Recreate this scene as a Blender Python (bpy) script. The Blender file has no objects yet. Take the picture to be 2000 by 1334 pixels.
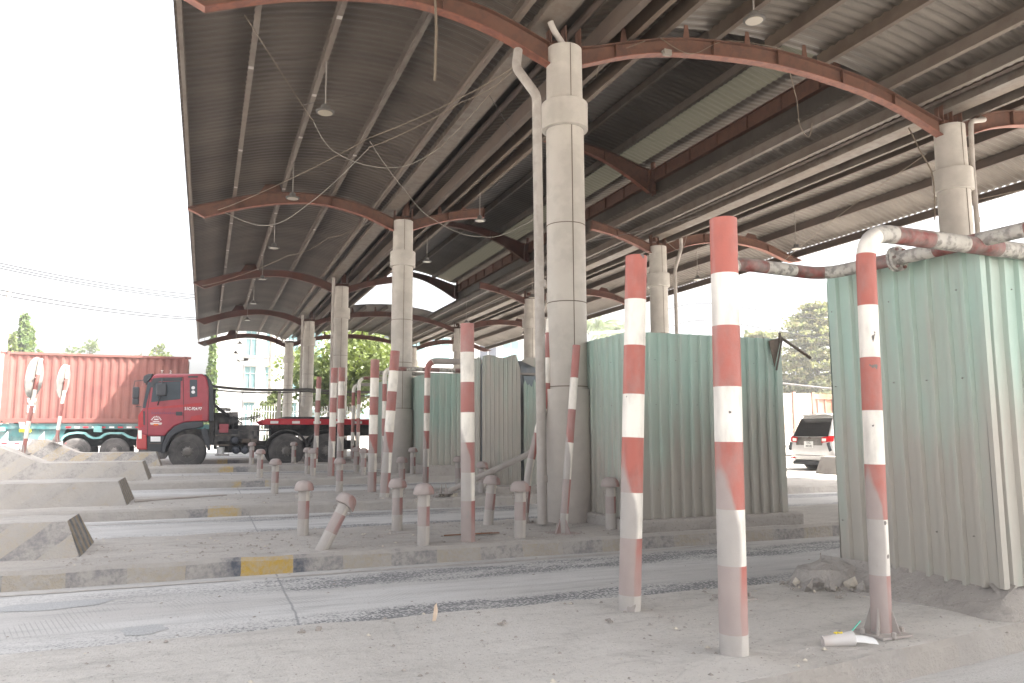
import bpy, math, random
from mathutils import Vector, Matrix, noise as mnoise
random.seed(7)
sc = bpy.context.scene
col = sc.collection
# ------------------------------------------------------------------ camera
F, PIT, TH, RO, CZ = 1500., 0.1181, 0.3790, 0.003, 1.40
fwd = Vector((math.sin(TH)*math.cos(PIT), math.cos(TH)*math.cos(PIT), math.sin(PIT)))
rt = Vector((math.cos(TH), -math.sin(TH), 0)); up = rt.cross(fwd)
r2 = rt*math.cos(RO) - up*math.sin(RO); u2 = rt*math.sin(RO) + up*math.cos(RO)
cd = bpy.data.cameras.new("camera"); cam = bpy.data.objects.new("camera", cd); col.objects.link(cam)
M = Matrix((( r2.x, u2.x, -fwd.x, 0), (r2.y, u2.y, -fwd.y, 0), (r2.z, u2.z, -fwd.z, CZ), (0, 0, 0, 1)))
cam.matrix_world = M
cd.sensor_width = 36; cd.lens = 36*F/2000; cd.clip_end = 3000; cd.clip_start = .05
sc.camera = cam
def ray(px, py):
    return (fwd + r2*((px-1000)/F) + u2*(-(py-667)/F))
def gx(px, Y):                       # X of the vertical plane Y seen in column px at eye height
    r = ray(px, 847); return r.x/r.y*Y
def onY(px, py, Y):
    r = ray(px, py); t = Y/r.y; return Vector((r.x*t, Y, CZ+r.z*t))
# ------------------------------------------------------------------ mesh builder
class MB:
    def __init__(s): s.v = []; s.f = []; s.m = []
    def add(s, vs, fs, mi=0):
        b = len(s.v); s.v += [tuple(v) for v in vs]
        for f in fs: s.f.append(tuple(b+i for i in f)); s.m.append(mi)
        return s
    def box(s, c, d, mi=0, R=None, top=1., topx=None):
        x, y, z = d[0]/2, d[1]/2, d[2]/2
        tx = top if topx is None else topx
        vs = [Vector(p) for p in ((-x,-y,-z),(x,-y,-z),(x,y,-z),(-x,y,-z),(-x*tx,-y*top,z),(x*tx,-y*top,z),(x*tx,y*top,z),(-x*tx,y*top,z))]
        if R is not None: vs = [R @ v for v in vs]
        vs = [v+Vector(c) for v in vs]
        return s.add(vs, [(0,3,2,1),(4,5,6,7),(0,1,5,4),(1,2,6,5),(2,3,7,6),(3,0,4,7)], mi)
    def b2(s, x0, x1, y0, y1, z0, z1, mi=0):
        return s.box(((x0+x1)/2,(y0+y1)/2,(z0+z1)/2), (abs(x1-x0),abs(y1-y0),abs(z1-z0)), mi)
    def prism(s, poly, a0, a1, axis='y', mi=0):
        n = len(poly)
        def P(p, a):
            return (p[0], a, p[1]) if axis == 'y' else ((a, p[0], p[1]) if axis == 'x' else (p[0], p[1], a))
        vs = [P(p, a0) for p in poly]+[P(p, a1) for p in poly]
        fs = [tuple(range(n))[::-1], tuple(range(n, 2*n))]+[(i, (i+1) % n, n+(i+1) % n, n+i) for i in range(n)]
        return s.add(vs, fs, mi)
    def tube(s, path, r, seg=14, mi=0, cap=True, mfn=None):
        path = [Vector(p) for p in path]; n = len(path)
        rs = r if isinstance(r, (list, tuple)) else [r]*n
        t0 = (path[1]-path[0]).normalized()
        a = Vector((0, 0, 1)) if abs(t0.z) < .9 else Vector((1, 0, 0))
        u = t0.cross(a).normalized(); vs = []
        for i, p in enumerate(path):
            t = (path[min(i+1, n-1)]-path[max(i-1, 0)]).normalized()
            u = (u - t*u.dot(t)).normalized(); w = t.cross(u)
            for k in range(seg):
                an = 2*math.pi*k/seg; vs.append(p+u*(math.cos(an)*rs[i])+w*(math.sin(an)*rs[i]))
        b = len(s.v); s.v += [tuple(v) for v in vs]
        for i in range(n-1):
            m_ = mfn(i) if mfn else mi
            for k in range(seg):
                s.f.append((b+i*seg+k, b+i*seg+(k+1) % seg, b+(i+1)*seg+(k+1) % seg, b+(i+1)*seg+k)); s.m.append(m_)
        if cap:
            s.f.append(tuple(b+k for k in range(seg))[::-1]); s.m.append(mfn(0) if mfn else mi)
            s.f.append(tuple(b+(n-1)*seg+k for k in range(seg))); s.m.append(mfn(n-2) if mfn else mi)
        return s
    def lathe(s, c, prof, seg=28, axis='z', mi=0, R=None):
        vs = []; n = len(prof)
        for r, h in prof:
            for k in range(seg):
                a = 2*math.pi*k/seg; x, y = r*math.cos(a), r*math.sin(a)
                p = Vector((x, y, h)) if axis == 'z' else (Vector((x, h, y)) if axis == 'y' else Vector((h, x, y)))
                if R is not None: p = R @ p
                vs.append(p+Vector(c))
        fs = []
        for i in range(n-1):
            for k in range(seg): fs.append((i*seg+k, i*seg+(k+1) % seg, (i+1)*seg+(k+1) % seg, (i+1)*seg+k))
        fs.append(tuple(range(seg))[::-1]); fs.append(tuple((n-1)*seg+k for k in range(seg)))
        return s.add(vs, fs, mi)
    def build(s, name, mats, parent=None, smooth=False, bevel=0., loc=None):
        me = bpy.data.meshes.new(name)
        vs = s.v
        if loc is not None: vs = [(v[0]-loc[0], v[1]-loc[1], v[2]-loc[2]) for v in vs]
        me.from_pydata(vs, [], s.f)
        if not isinstance(mats, (list, tuple)): mats = [mats]
        for m in mats: me.materials.append(m)
        me.polygons.foreach_set('material_index', s.m)
        if smooth:
            me.polygons.foreach_set('use_smooth', [True]*len(s.f))
            me.set_sharp_from_angle(angle=math.radians(38))
        me.update()
        o = bpy.data.objects.new(name, me); col.objects.link(o)
        if loc is not None: o.location = loc
        if parent is not None: o.parent = parent
        if bevel:
            b = o.modifiers.new('bevel', 'BEVEL'); b.width = bevel; b.segments = 2; b.limit_method = 'ANGLE'; b.angle_limit = math.radians(40)
        return o
def empty(name, loc=(0, 0, 0), rz=0):
    o = bpy.data.objects.new(name, None); col.objects.link(o); o.location = loc; o.rotation_euler = (0, 0, rz); return o
def tag(o, label, cat, group=None):
    o['label'] = label; o['category'] = cat
    if group: o['group'] = group
    return o
def struct(o): o['kind'] = 'structure'; return o
# ------------------------------------------------------------------ materials
def nt(name):
    m = bpy.data.materials.new(name); m.use_nodes = True; t = m.node_tree
    return m, t, t.nodes, t.links, t.nodes['Principled BSDF']
class NB:
    def __init__(s, t): s.t = t; s.n = t.nodes; s.l = t.links
    def _in(s, sock, v):
        if hasattr(v, 'links'): s.l.new(v, sock)
        elif isinstance(v, tuple) and len(v) == 3 and sock.type == 'RGBA': sock.default_value = (*v, 1)
        else: sock.default_value = v
    def pos(s): return s.n.new('ShaderNodeNewGeometry').outputs['Position']
    def nrm(s): return s.n.new('ShaderNodeNewGeometry').outputs['Normal']
    def sep(s, v): x = s.n.new('ShaderNodeSeparateXYZ'); s.l.new(v, x.inputs[0]); return x.outputs
    def comb(s, a, b, c):
        x = s.n.new('ShaderNodeCombineXYZ')
        for i, q in enumerate((a, b, c)): s._in(x.inputs[i], q)
        return x.outputs[0]
    def math(s, op, a, b=0., c=None, clamp=False):
        x = s.n.new('ShaderNodeMath'); x.operation = op; x.use_clamp = clamp
        s._in(x.inputs[0], a); s._in(x.inputs[1], b)
        if c is not None: s._in(x.inputs[2], c)
        return x.outputs[0]
    def noise(s, scale, vec=None, detail=4., rough=.55, off=None):
        x = s.n.new('ShaderNodeTexNoise'); x.inputs['Scale'].default_value = scale
        x.inputs['Detail'].default_value = detail; x.inputs['Roughness'].default_value = rough
        s.l.new(vec if vec is not None else s.pos(), x.inputs['Vector']); return x.outputs['Fac']
    def voro(s, scale, vec=None, feat='F1'):
        x = s.n.new('ShaderNodeTexVoronoi'); x.inputs['Scale'].default_value = scale; x.feature = feat
        s.l.new(vec if vec is not None else s.pos(), x.inputs['Vector']); return x.outputs
    def ramp(s, v, a, b):            # smooth 0..1 between a and b
        x = s.n.new('ShaderNodeMapRange'); x.interpolation_type = 'SMOOTHSTEP'; s._in(x.inputs[0], v)
        s._in(x.inputs[1], a); s._in(x.inputs[2], b); return x.outputs[0]
    def mix(s, f, a, b):
        x = s.n.new('ShaderNodeMix'); x.data_type = 'RGBA'; s._in(x.inputs[0], f); s._in(x.inputs[6], a); s._in(x.inputs[7], b); return x.outputs[2]
    def scale(s, v, k):
        x = s.n.new('ShaderNodeVectorMath'); x.operation = 'MULTIPLY'; s.l.new(v, x.inputs[0]); x.inputs[1].default_value = k; return x.outputs[0]
    def bump(s, h, st, dist=.02):
        x = s.n.new('ShaderNodeBump'); x.inputs['Strength'].default_value = st; x.inputs['Distance'].default_value = dist
        s.l.new(h, x.inputs['Height']); return x.outputs[0]
DUST = (.385, .352, .325)
def dusty(name, c, c2=None, amt=.35, rough=.7, metal=0., nscale=2.5, bump=.15, bscale=40, dust=DUST, streak=None, hz=None, side=0.):
    """paint or metal with wear (c/c2) and settled dust: amt overall, more on faces looking up, hz=(z0,z1) below which it thickens"""
    m, t, n, l, p = nt(name); b = NB(t)
    base = c
    if c2: base = b.mix(b.ramp(b.noise(nscale*2.3), .42, .62), c, c2)
    vec = b.scale(b.pos(), streak) if streak else b.pos()
    f = b.math('ADD', b.math('MULTIPLY', b.math('SUBTRACT', b.noise(nscale, vec, 6.), .5), 1.6), amt)
    N = b.sep(b.nrm())
    f = b.math('ADD', f, b.math('MULTIPLY', b.ramp(N[2], .3, .95), .45))
    if hz: f = b.math('ADD', f, b.math('MULTIPLY', b.math('SUBTRACT', 1., b.ramp(b.sep(b.pos())[2], hz[0], hz[1])), hz[2]))
    if side: f = b.math('ADD', f, b.math('MULTIPLY', b.math('MULTIPLY', N[0], -1.), side))
    f = b.math('MULTIPLY', f, 1., clamp=True)
    d2 = b.mix(b.noise(9.), tuple(x*.86 for x in dust), tuple(min(1, x*1.1) for x in dust))
    l.new(b.mix(f, base, d2), p.inputs['Base Color'])
    l.new(b.math('ADD', b.math('MULTIPLY', f, .9-rough), rough, clamp=True), p.inputs['Roughness'])
    p.inputs['Metallic'].default_value = metal
    if bump: l.new(b.bump(b.noise(bscale, None, 5.), bump, .01), p.inputs['Normal'])
    return m
def flat(name, c, rough=.6, metal=0., var=.12, nscale=6.):
    m, t, n, l, p = nt(name); b = NB(t)
    l.new(b.mix(b.noise(nscale), tuple(x*(1-var) for x in c), tuple(min(1, x*(1+var)) for x in c)), p.inputs['Base Color'])
    p.inputs['Roughness'].default_value = rough; p.inputs['Metallic'].default_value = metal
    return m
MT = {}
# pole / bollard paint : dust lies on the side that faces the traffic (-X) and thickens downwards
def polemat(name, c, z0, z1, hi=-1.15, lo=.5, veil=.16, chip=.0, cap=False):
    """hi/lo: dust covers the round of the pipe from its -X side up to normal.x = lo at height z0, shrinking to hi at z1"""
    m, t, n, l, p = nt(name); b = NB(t)
    P = b.pos(); N = b.sep(b.nrm()); z = b.sep(P)[2]
    k = b.ramp(b.math('ADD', z, b.math('MULTIPLY', b.math('SUBTRACT', b.noise(2.3, None, 5.), .5), .5)), z0, z1)
    thr = b.math('ADD', b.math('MULTIPLY', k, hi-lo), lo)
    d = b.math('ADD', b.math('SUBTRACT', thr, N[0]), b.math('MULTIPLY', b.math('SUBTRACT', b.noise(5., b.scale(P, (1, 1, .35)), 6., .6), .5), .55))
    f = b.math('MULTIPLY', b.ramp(d, -.22, .30), .90)
    low = b.math('SUBTRACT', 1., b.ramp(b.math('ADD', z, b.math('MULTIPLY', b.noise(4.), .3)), .45, .95))
    f = b.math('MAXIMUM', f, b.math('MULTIPLY', low, .72))
    f = b.math('MAXIMUM', f, b.math('MULTIPLY', b.ramp(N[2], .2, .75), .8))
    f = b.math('MAXIMUM', f, b.math('ADD', veil, b.math('MULTIPLY', b.ramp(b.noise(2.6, b.scale(P, (1, 1, .6)), 6., .65), .42, .72), .30)))
    base_c = b.mix(b.ramp(b.noise(14., b.scale(P, (1, 1, .35)), 5.), .45, .75), c, tuple(x*.78 for x in c))
    chips = b.ramp(b.noise(11., b.scale(P, (1, 1, .8)), 3., .4), .735-chip, .75-chip)
    base_c = b.mix(chips, base_c, (.10, .085, .075))
    l.new(b.mix(f, base_c, b.mix(b.noise(7.), (.29, .265, .25), (.37, .34, .32))), p.inputs['Base Color'])
    l.new(b.math('ADD', b.math('MULTIPLY', f, .4), .45), p.inputs['Roughness'])
    l.new(b.bump(b.math('ADD', b.noise(90., None, 4.), b.math('MULTIPLY', chips, -2.)), .25, .004), p.inputs['Normal'])
    return m
RED, WHT = (.43, .045, .03), (.80, .76, .68)
MT['pr'] = polemat('pole_red_paint', (.33, .045, .028), 1.0, 1.5, -1.0, .3, .30); MT['pw'] = polemat('pole_white_paint', WHT, 1.0, 1.5, -1.0, .3, .1)
MT['nr'] = polemat('near_pole_red_paint', (.40, .058, .030), .7, 1.3, -1.0, .1, .2); MT['nw'] = polemat('near_pole_white_paint', (.80, .76, .69), .7, 1.3, -1.0, .1, .05, .045)
MT['br'] = polemat('bollard_red_paint', (.28, .045, .035), .6, 3., .3, .35, .34); MT['bw'] = polemat('bollard_white_paint', (.66, .61, .53), .6, 3., .3, .35, .3)
MT['bcap'] = polemat('bollard_cap_paint', (.28, .06, .045), .0, 3., .4, .4, .45)
MT['rr'] = dusty('rail_red_paint', (.19, .032, .026), (.11, .045, .036), .25, .5, nscale=7, bump=.3); MT['rw'] = dusty('rail_white_paint', (.48, .46, .41), (.17, .16, .145), .25, .5, nscale=8, bump=.3)
MT['dustpipe'] = dusty('dusty_pipe', (.30, .27, .25), (.24, .20, .18), .6, .8)
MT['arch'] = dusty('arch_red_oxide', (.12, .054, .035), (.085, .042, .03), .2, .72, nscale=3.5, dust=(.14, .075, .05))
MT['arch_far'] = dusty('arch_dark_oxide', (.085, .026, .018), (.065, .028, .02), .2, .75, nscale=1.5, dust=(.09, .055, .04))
MT['purlin'] = dusty('galvanised_purlin', (.11, .097, .083), (.07, .055, .045), .4, .65, metal=0., nscale=1.2, dust=(.17, .13, .10), streak=(1, .15, 1))
MT['purlinW'] = dusty('warm_purlin', (.10, .077, .058), (.065, .047, .036), .4, .65, metal=0., nscale=1.2, dust=(.15, .105, .072), streak=(1, .15, 1))
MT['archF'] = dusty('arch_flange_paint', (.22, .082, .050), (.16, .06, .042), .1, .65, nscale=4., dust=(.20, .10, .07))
MT['brownbeam'] = dusty('brown_beam', (.075, .052, .04), (.055, .042, .034), .3, .7, nscale=1.2, dust=(.12, .09, .07), streak=(1, .15, 1))
MT['gut'] = dusty('gutter_metal', (.13, .115, .10), (.08, .06, .046), .4, .55, metal=.15, nscale=2.2, dust=(.18, .14, .105), streak=(1, .25, 1))
MT['column'] = dusty('column_panels', (.50, .465, .415), (.43, .40, .355), .14, .55, nscale=1.3, bump=.05, dust=(.40, .365, .335), hz=(.3, 2.6, .75), side=.12)
MT['seam'] = flat('dark_joint', (.13, .10, .075), .8)
MT['pipe'] = dusty('downpipe_plastic', (.40, .365, .33), (.32, .29, .255), .3, .6, hz=(.3, 3., .5))
MT['dark'] = flat('dark_void', (.03, .028, .026), .8)
def sheet_mat(name, c, c2, metal=.0):
    m, t, n, l, p = nt(name); b = NB(t); P = b.pos()
    f = b.ramp(b.noise(.9, b.scale(P, (.35, 1., 1.)), 6.), .35, .68)
    f2 = b.ramp(b.noise(5., b.scale(P, (.2, 2.5, 1.)), 5.), .45, .8)
    base = b.mix(f, c, c2); base = b.mix(b.math('MULTIPLY', f2, .5), base, (.05, .04, .033))
    # lap joints of the sheets every few metres
    X = b.sep(P)[0]
    l.new(base, p.inputs['Base Color']); p.inputs['Roughness'].default_value = .55; p.inputs['Metallic'].default_value = metal
    return m
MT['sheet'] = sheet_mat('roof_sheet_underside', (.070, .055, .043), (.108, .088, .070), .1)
MT['sheetR'] = sheet_mat('roof_sheet_lit', (.098, .082, .066), (.145, .124, .102), .15)  # paler copy of the sheet: sky light through the roof gap put into its colour
MT['sheetD'] = sheet_mat('roof_sheet_dark', (.062, .051, .041), (.095, .080, .066), .1)  # darker tone of the same roof sheet
def skylight():
    m, t, n, l, p = nt('fibreglass_skylight'); b = NB(t)
    tr = n.new('ShaderNodeBsdfTranslucent'); tr.inputs[0].default_value = (.55, .52, .40, 1)
    p.inputs['Base Color'].default_value = (.17, .16, .115, 1)
    mx = n.new('ShaderNodeMixShader'); mx.inputs[0].default_value = .014
    l.new(p.outputs[0], mx.inputs[1]); l.new(tr.outputs[0], mx.inputs[2]); l.new(mx.outputs[0], n['Material Output'].inputs[0]); return m
MT['sky'] = skylight()
# cladding : green sheet, brown dust from the foot upwards in vertical streaks
def clad(name, g, z0, z1, k=1.0, base=.0):
    m, t, n, l, p = nt(name); b = NB(t); P = b.pos(); z = b.sep(P)[2]
    st = b.noise(6., b.scale(P, (1.2, 1.2, .16)), 5.); st2 = b.noise(1.6, b.scale(P, (1, 1, .5)), 3.)
    f = b.math('ADD', b.math('MULTIPLY', b.math('SUBTRACT', 1., b.ramp(z, z0, z1)), k), b.math('MULTIPLY', b.math('SUBTRACT', st, .5), 1.5))
    f = b.math('ADD', f, b.math('MULTIPLY', b.math('SUBTRACT', st2, .5), 1.0))
    f = b.math('ADD', f, base); f = b.math('MINIMUM', b.math('MAXIMUM', f, .0), .92)
    c = b.mix(b.noise(2.), g, tuple(x*.85 for x in g))
    l.new(b.mix(f, c, (.37, .335, .295)), p.inputs['Base Color']); p.inputs['Roughness'].default_value = .5
    l.new(b.bump(b.noise(5., b.scale(P, (1, 1, .4)), 3.), .25, .03), p.inputs['Normal'])
    return m
MT['clad'] = clad('green_sheet', (.36, .49, .425), .3, 2.6, 1.0, .08)
MT['clad2'] = clad('green_sheet_far', (.31, .42, .365), .4, 2.3, .8, .08)
MT['clad3'] = clad('green_sheet_very_dusty', (.30, .38, .33), .4, 3.2, .5, .6)
MT['screw'] = flat('screw_head', (.19, .18, .165), .6)
# ground surfaces
def dustground(name, c1, c2, gravel=0., speck=.5):
    m, t, n, l, p = nt(name); b = NB(t); P = b.pos()
    base = b.mix(b.ramp(b.noise(.7, None, 6.), .3, .7), c1, c2)
    base = b.mix(b.math('MULTIPLY', b.ramp(b.noise(2.6, b.scale(P, (.5, 1.7, 1)), 8., .7), .47, .72), .7), base, tuple(x*.70 for x in c1))
    base = b.mix(b.math('MULTIPLY', b.ramp(b.noise(11., None, 6., .7), .5, .75), .5), base, tuple(x*.68 for x in c1))
    base = b.mix(b.math('MULTIPLY', b.ramp(b.noise(38., None, 3., .6), .60, .70), speck), base, tuple(x*.52 for x in c1))
    base = b.mix(b.math('MULTIPLY', b.ramp(b.noise(85., None, 2., .6), .66, .72), speck), base, (.62, .57, .50))
    if gravel:
        v = b.voro(42.); q = b.ramp(v['Distance'], .22, .30); sel = b.ramp(b.noise(55., None, 2.), .60, .64)
        base = b.mix(b.math('MULTIPLY', b.math('MULTIPLY', b.math('SUBTRACT', 1., q), sel), gravel), base, b.mix(b.noise(80.), (.12, .10, .085), (.5, .42, .34)))
    cr = b.voro(1.1, b.scale(P, (.8, 1.3, 1)), 'DISTANCE_TO_EDGE')['Distance']
    base = b.mix(b.math('MULTIPLY', b.math('SUBTRACT', 1., b.ramp(b.math('ADD', cr, b.math('MULTIPLY', b.noise(8.), .05)), .022, .034)), .22), base, tuple(x*.5 for x in c1))
    l.new(base, p.inputs['Base Color']); p.inputs['Roughness'].default_value = .92
    h = b.math('ADD', b.math('MULTIPLY', b.noise(7., None, 8., .68), 1.), b.math('MULTIPLY', b.noise(60., None, 4., .65), .3))
    l.new(b.bump(h, .75, .035), p.inputs['Normal'])
    return m
MT['island'] = dustground('island_dust', (.37, .342, .315), (.45, .42, .39), .9)
MT['isl0'] = dustground('smooth_dust', (.47, .445, .416), (.54, .513, .483), .6, .8)
MT['ground'] = dustground('dusty_ground', (.38, .35, .32), (.46, .43, .39), .3)
def road():
    m, t, n, l, p = nt('worn_road'); b = NB(t); P = b.pos(); s = b.sep(P)
    warp = b.math('ADD', s[1], b.math('MULTIPLY', b.math('SUBTRACT', b.noise(.9, None, 4.), .5), .35))
    u = b.math('FRACT', b.math('DIVIDE', b.math('SUBTRACT', warp, .6), 5.))
    def band(a0, a1, e=.02): return b.math('MULTIPLY', b.ramp(u, a0-e, a0+e), b.math('SUBTRACT', 1., b.ramp(u, a1-e, a1+e)))
    rgt = b.math('MULTIPLY', b.math('ADD', .45, b.math('MULTIPLY', b.ramp(b.noise(1.7, b.scale(P, (.6, 2.2, 1)), 4.), .38, .6), .55)), b.math('ADD', .42, b.math('MULTIPLY', b.ramp(s[0], -.2, 1.4), .58)))
    bands = b.math('MULTIPLY', b.math('ADD', band(-.1, .15), band(.33, .455)), rgt)
    spk = b.ramp(b.math('ADD', b.noise(48., b.scale(P, (.8, 1.1, 1)), 2., .6), b.math('MULTIPLY', bands, .17)), .585, .64)
    lay = b.math('MULTIPLY', spk, b.math('ADD', b.math('MULTIPLY', bands, 1.4), .03, clamp=True), clamp=True)
    dustc = b.mix(b.ramp(b.noise(.8, b.scale(P, (.4, 1.5, 1)), 6.), .3, .7), (.45, .433, .418), (.54, .53, .52))
    dustc = b.mix(b.math('MULTIPLY', b.ramp(b.noise(2.2, b.scale(P, (.35, 3., 1)), 8., .75), .45, .75), .75), dustc, (.29, .283, .28))
    dustc = b.mix(b.math('MULTIPLY', b.ramp(b.noise(60., None, 3., .6), .58, .68), .5), dustc, (.24, .235, .23))
    # tining grooves, left of and right of the slab joint at different slants
    dirr = b.math('ADD', b.math('MULTIPLY', s[0], 1.), b.math('MULTIPLY', s[1], .28))
    gro = b.ramp(b.math('SINE', b.math('MULTIPLY', dirr, 175.)), .55, .95)
    gm = b.math('MULTIPLY', b.ramp(b.noise(1.5, None, 3.), .47, .58), b.math('MULTIPLY', b.ramp(u, .14, .19), b.math('SUBTRACT', 1., b.ramp(u, .31, .37))))
    dustc = b.mix(b.math('MULTIPLY', b.math('MULTIPLY', gro, gm), .45), dustc, (.24, .235, .23))
    c = b.mix(lay, dustc, b.mix(b.noise(120.), (.08, .082, .088), (.28, .28, .285)))
    jt = b.math('ABSOLUTE', b.math('SUBTRACT', b.math('ADD', s[0], b.math('MULTIPLY', b.noise(5.), .03)), .735))
    j = b.math('MULTIPLY', b.math('SUBTRACT', 1., b.ramp(jt, .004, .014)), .75)
    c = b.mix(j, c, (.22, .22, .225))
    l.new(c, p.inputs['Base Color']); p.inputs['Roughness'].default_value = .85
    l.new(b.bump(b.math('ADD', b.math('MULTIPLY', lay, -.5), b.noise(60., None, 5.)), .5, .012), p.inputs['Normal'])
    return m
MT['road'] = road()
def kerbpaint(name, phase, dustk, per=.5, bright=None, vert=False, slant=0., yel=(.46, .32, .12), top=None):
    m, t, n, l, p = nt(name); b = NB(t); P = b.pos(); s = b.sep(P)
    a = b.math('SUBTRACT', s[0] if not vert else s[1], phase)
    if slant: a = b.math('SUBTRACT', a, b.math('MULTIPLY', s[2], slant))
    a = b.math('ADD', a, b.math('MULTIPLY', b.math('SUBTRACT', b.noise(6.), .5), .03))
    w = b.math('FRACT', b.math('DIVIDE', a, per*2))
    isy = b.math('LESS_THAN', w, .5)
    yy = b.mix(b.math('SUBTRACT', 1., b.ramp(b.math('ABSOLUTE', b.math('SUBTRACT', s[0], bright)), .30, .45)), (.40, .33, .22), (.50, .33, .07)) if bright is not None else yel
    c = b.mix(isy, (.095, .105, .13), yy)
    f = b.math('ADD', b.math('MULTIPLY', b.math('ADD', b.math('SUBTRACT', b.noise(5., None, 8., .75), .5), b.math('MULTIPLY', b.math('SUBTRACT', b.noise(22., None, 5., .7), .5), .9)), 1.7), dustk)
    if bright is not None:
        q = b.math('SUBTRACT', 1., b.ramp(b.math('ABSOLUTE', b.math('SUBTRACT', s[0], bright)), .28, .5))
        f = b.math('SUBTRACT', f, b.math('MULTIPLY', q, .55))
    N = b.sep(b.nrm()); f = b.math('ADD', f, b.math('MULTIPLY', b.ramp(N[2], .4, .9), .5))
    f = b.math('MINIMUM', b.math('MAXIMUM', f, .0), .97)
    l.new(b.mix(f, c, b.mix(b.noise(5.), (.34, .315, .29), (.45, .42, .39))), p.inputs['Base Color']); p.inputs['Roughness'].default_value = .88
    l.new(b.bump(b.noise(11., None, 8., .72), 1., .05), p.inputs['Normal']); return m
MT['kerb'] = [kerbpaint('kerb_paint_plain', 0, 1.4), kerbpaint('kerb_paint', .385, .78, .5, .63), kerbpaint('kerb_paint_faded', .1, 1.1, .5, .2),
              kerbpaint('kerb_paint_dust', .3, 1.22, .5, 1.), kerbpaint('kerb_paint_far', .3, 1.02, .5, .8)]
MT['blk'] = [kerbpaint('block_stripes_near', -1.7, .80, .33, slant=1.25, yel=(.44, .37, .28)), kerbpaint('block_stripes_grey', 0, 1.15, .33, slant=1.25),
             kerbpaint('block_stripes_soft', .1, .95, .40, slant=1.25, yel=(.5, .42, .3)), kerbpaint('block_stripes_far', .1, .80, .36, slant=1.25)]
MT['blkend'] = kerbpaint('block_end_stripes', .1, .42, .13, vert=True, yel=(.30, .23, .13))
MT['blknose'] = kerbpaint('block_nose_stripes', .1, .15, .17, slant=-.8)
MT['line'] = dusty('worn_white_line', (.72, .70, .66), (.5, .48, .45), .35, .8, nscale=9)
MT['patch'] = flat('dark_patch', (.37, .37, .372), .9, 0, .55, 90)
MT['conc'] = dustground('rough_concrete', (.31, .285, .262), (.39, .362, .335), .5)
# ------------------------------------------------------------------ ground, lanes, islands
ISL = [  # front Y, back Y, top z
    (3.45, 5.62, .09), (8.2, 10.35, .18), (13.1, 15.6, .27), (18.1, 20.4, .39), (23.2, 24.95, .49), (29.1, 30.5, .50)]
ROADZ = [(-400, -.08), (3.3, -.08), (5.7, -.06), (6.4, 0), (10.3, .02), (11, .09), (15.2, .12), (16, .21), (20.2, .24), (21, .31), (24.6, .32), (26, .30), (40, .24), (60, .2), (900, .2)]
def rz(Y):
    for (a, za), (b_, zb) in zip(ROADZ, ROADZ[1:]):
        if a <= Y <= b_: return za+(zb-za)*(Y-a)/(b_-a)
    return .2
g = MB(); xs = [-900, -60, -12, 16, 60, 900]; ys = [y for y, _ in ROADZ]
ys = sorted(set(ys+[-60, -20, 0, 100, 200]))
for y in ys:
    for x in xs: g.v.append((x, y, rz(y)))
for j in range(len(ys)-1):
    for i in range(len(xs)-1):
        a = j*len(xs)+i; g.f.append((a, a+1, a+1+len(xs), a+len(xs))); g.m.append(1 if (i == 2 and ys[j] > -20 and ys[j] < 50) else 0)
struct(g.build('ground', [MT['ground'], MT['road']]))
XL, XR = -9.0, 14.2
for k, (y0, y1, zt) in enumerate(ISL):
    m = MB(); rnd = random.Random(k); n = 150
    pts = []
    for i in range(n+1):
        x = XL+(XR-XL)*i/n
        jit = mnoise.noise((x*1.3, k*7., 0))*.03+mnoise.noise((x*6, k*7., 3))*.012
        yf = y0+jit
        if k == 0: yf = 3.42+max(0, x-2.6)*.13+jit
        if k == 0: yb = y1+jit*.8+.02*math.sin(x)
        else: yb = y1-jit
        zz = zt+mnoise.noise((x*2, k*3., 9))*.012
        zb = rz(y0)-.05
        ch = .035
        prof = [(yf-.02, zb), (yf, zz-ch), (yf+ch, zz)]
        nn = 7
        for q in range(1, nn): prof.append((yf+ch+(yb-yf-2*ch)*q/nn, zt+.012+mnoise.noise((x*1.1, q*.6+k*9, 5))*.022))
        prof += [(yb-ch, zz), (yb, zz-ch), (yb+.02, rz(y1)-.05)]
        pts.append([(x, a, b_) for a, b_ in prof])
    W = len(pts[0])
    for r_ in pts: m.v += r_
    for i in range(n):
        for q in range(W-1):
            m.f.append((i*W+q, (i+1)*W+q, (i+1)*W+q+1, i*W+q+1)); m.m.append(1 if q in (0, 1) else 0)
    m.f.append(tuple(range(W))[::-1]); m.m.append(0); m.f.append(tuple(n*W+q for q in range(W))); m.m.append(0)
    struct(m.build('traffic_island', [MT['isl0'] if k == 0 else MT['island'], MT['kerb'][min(k, 4)]], smooth=True))
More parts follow.
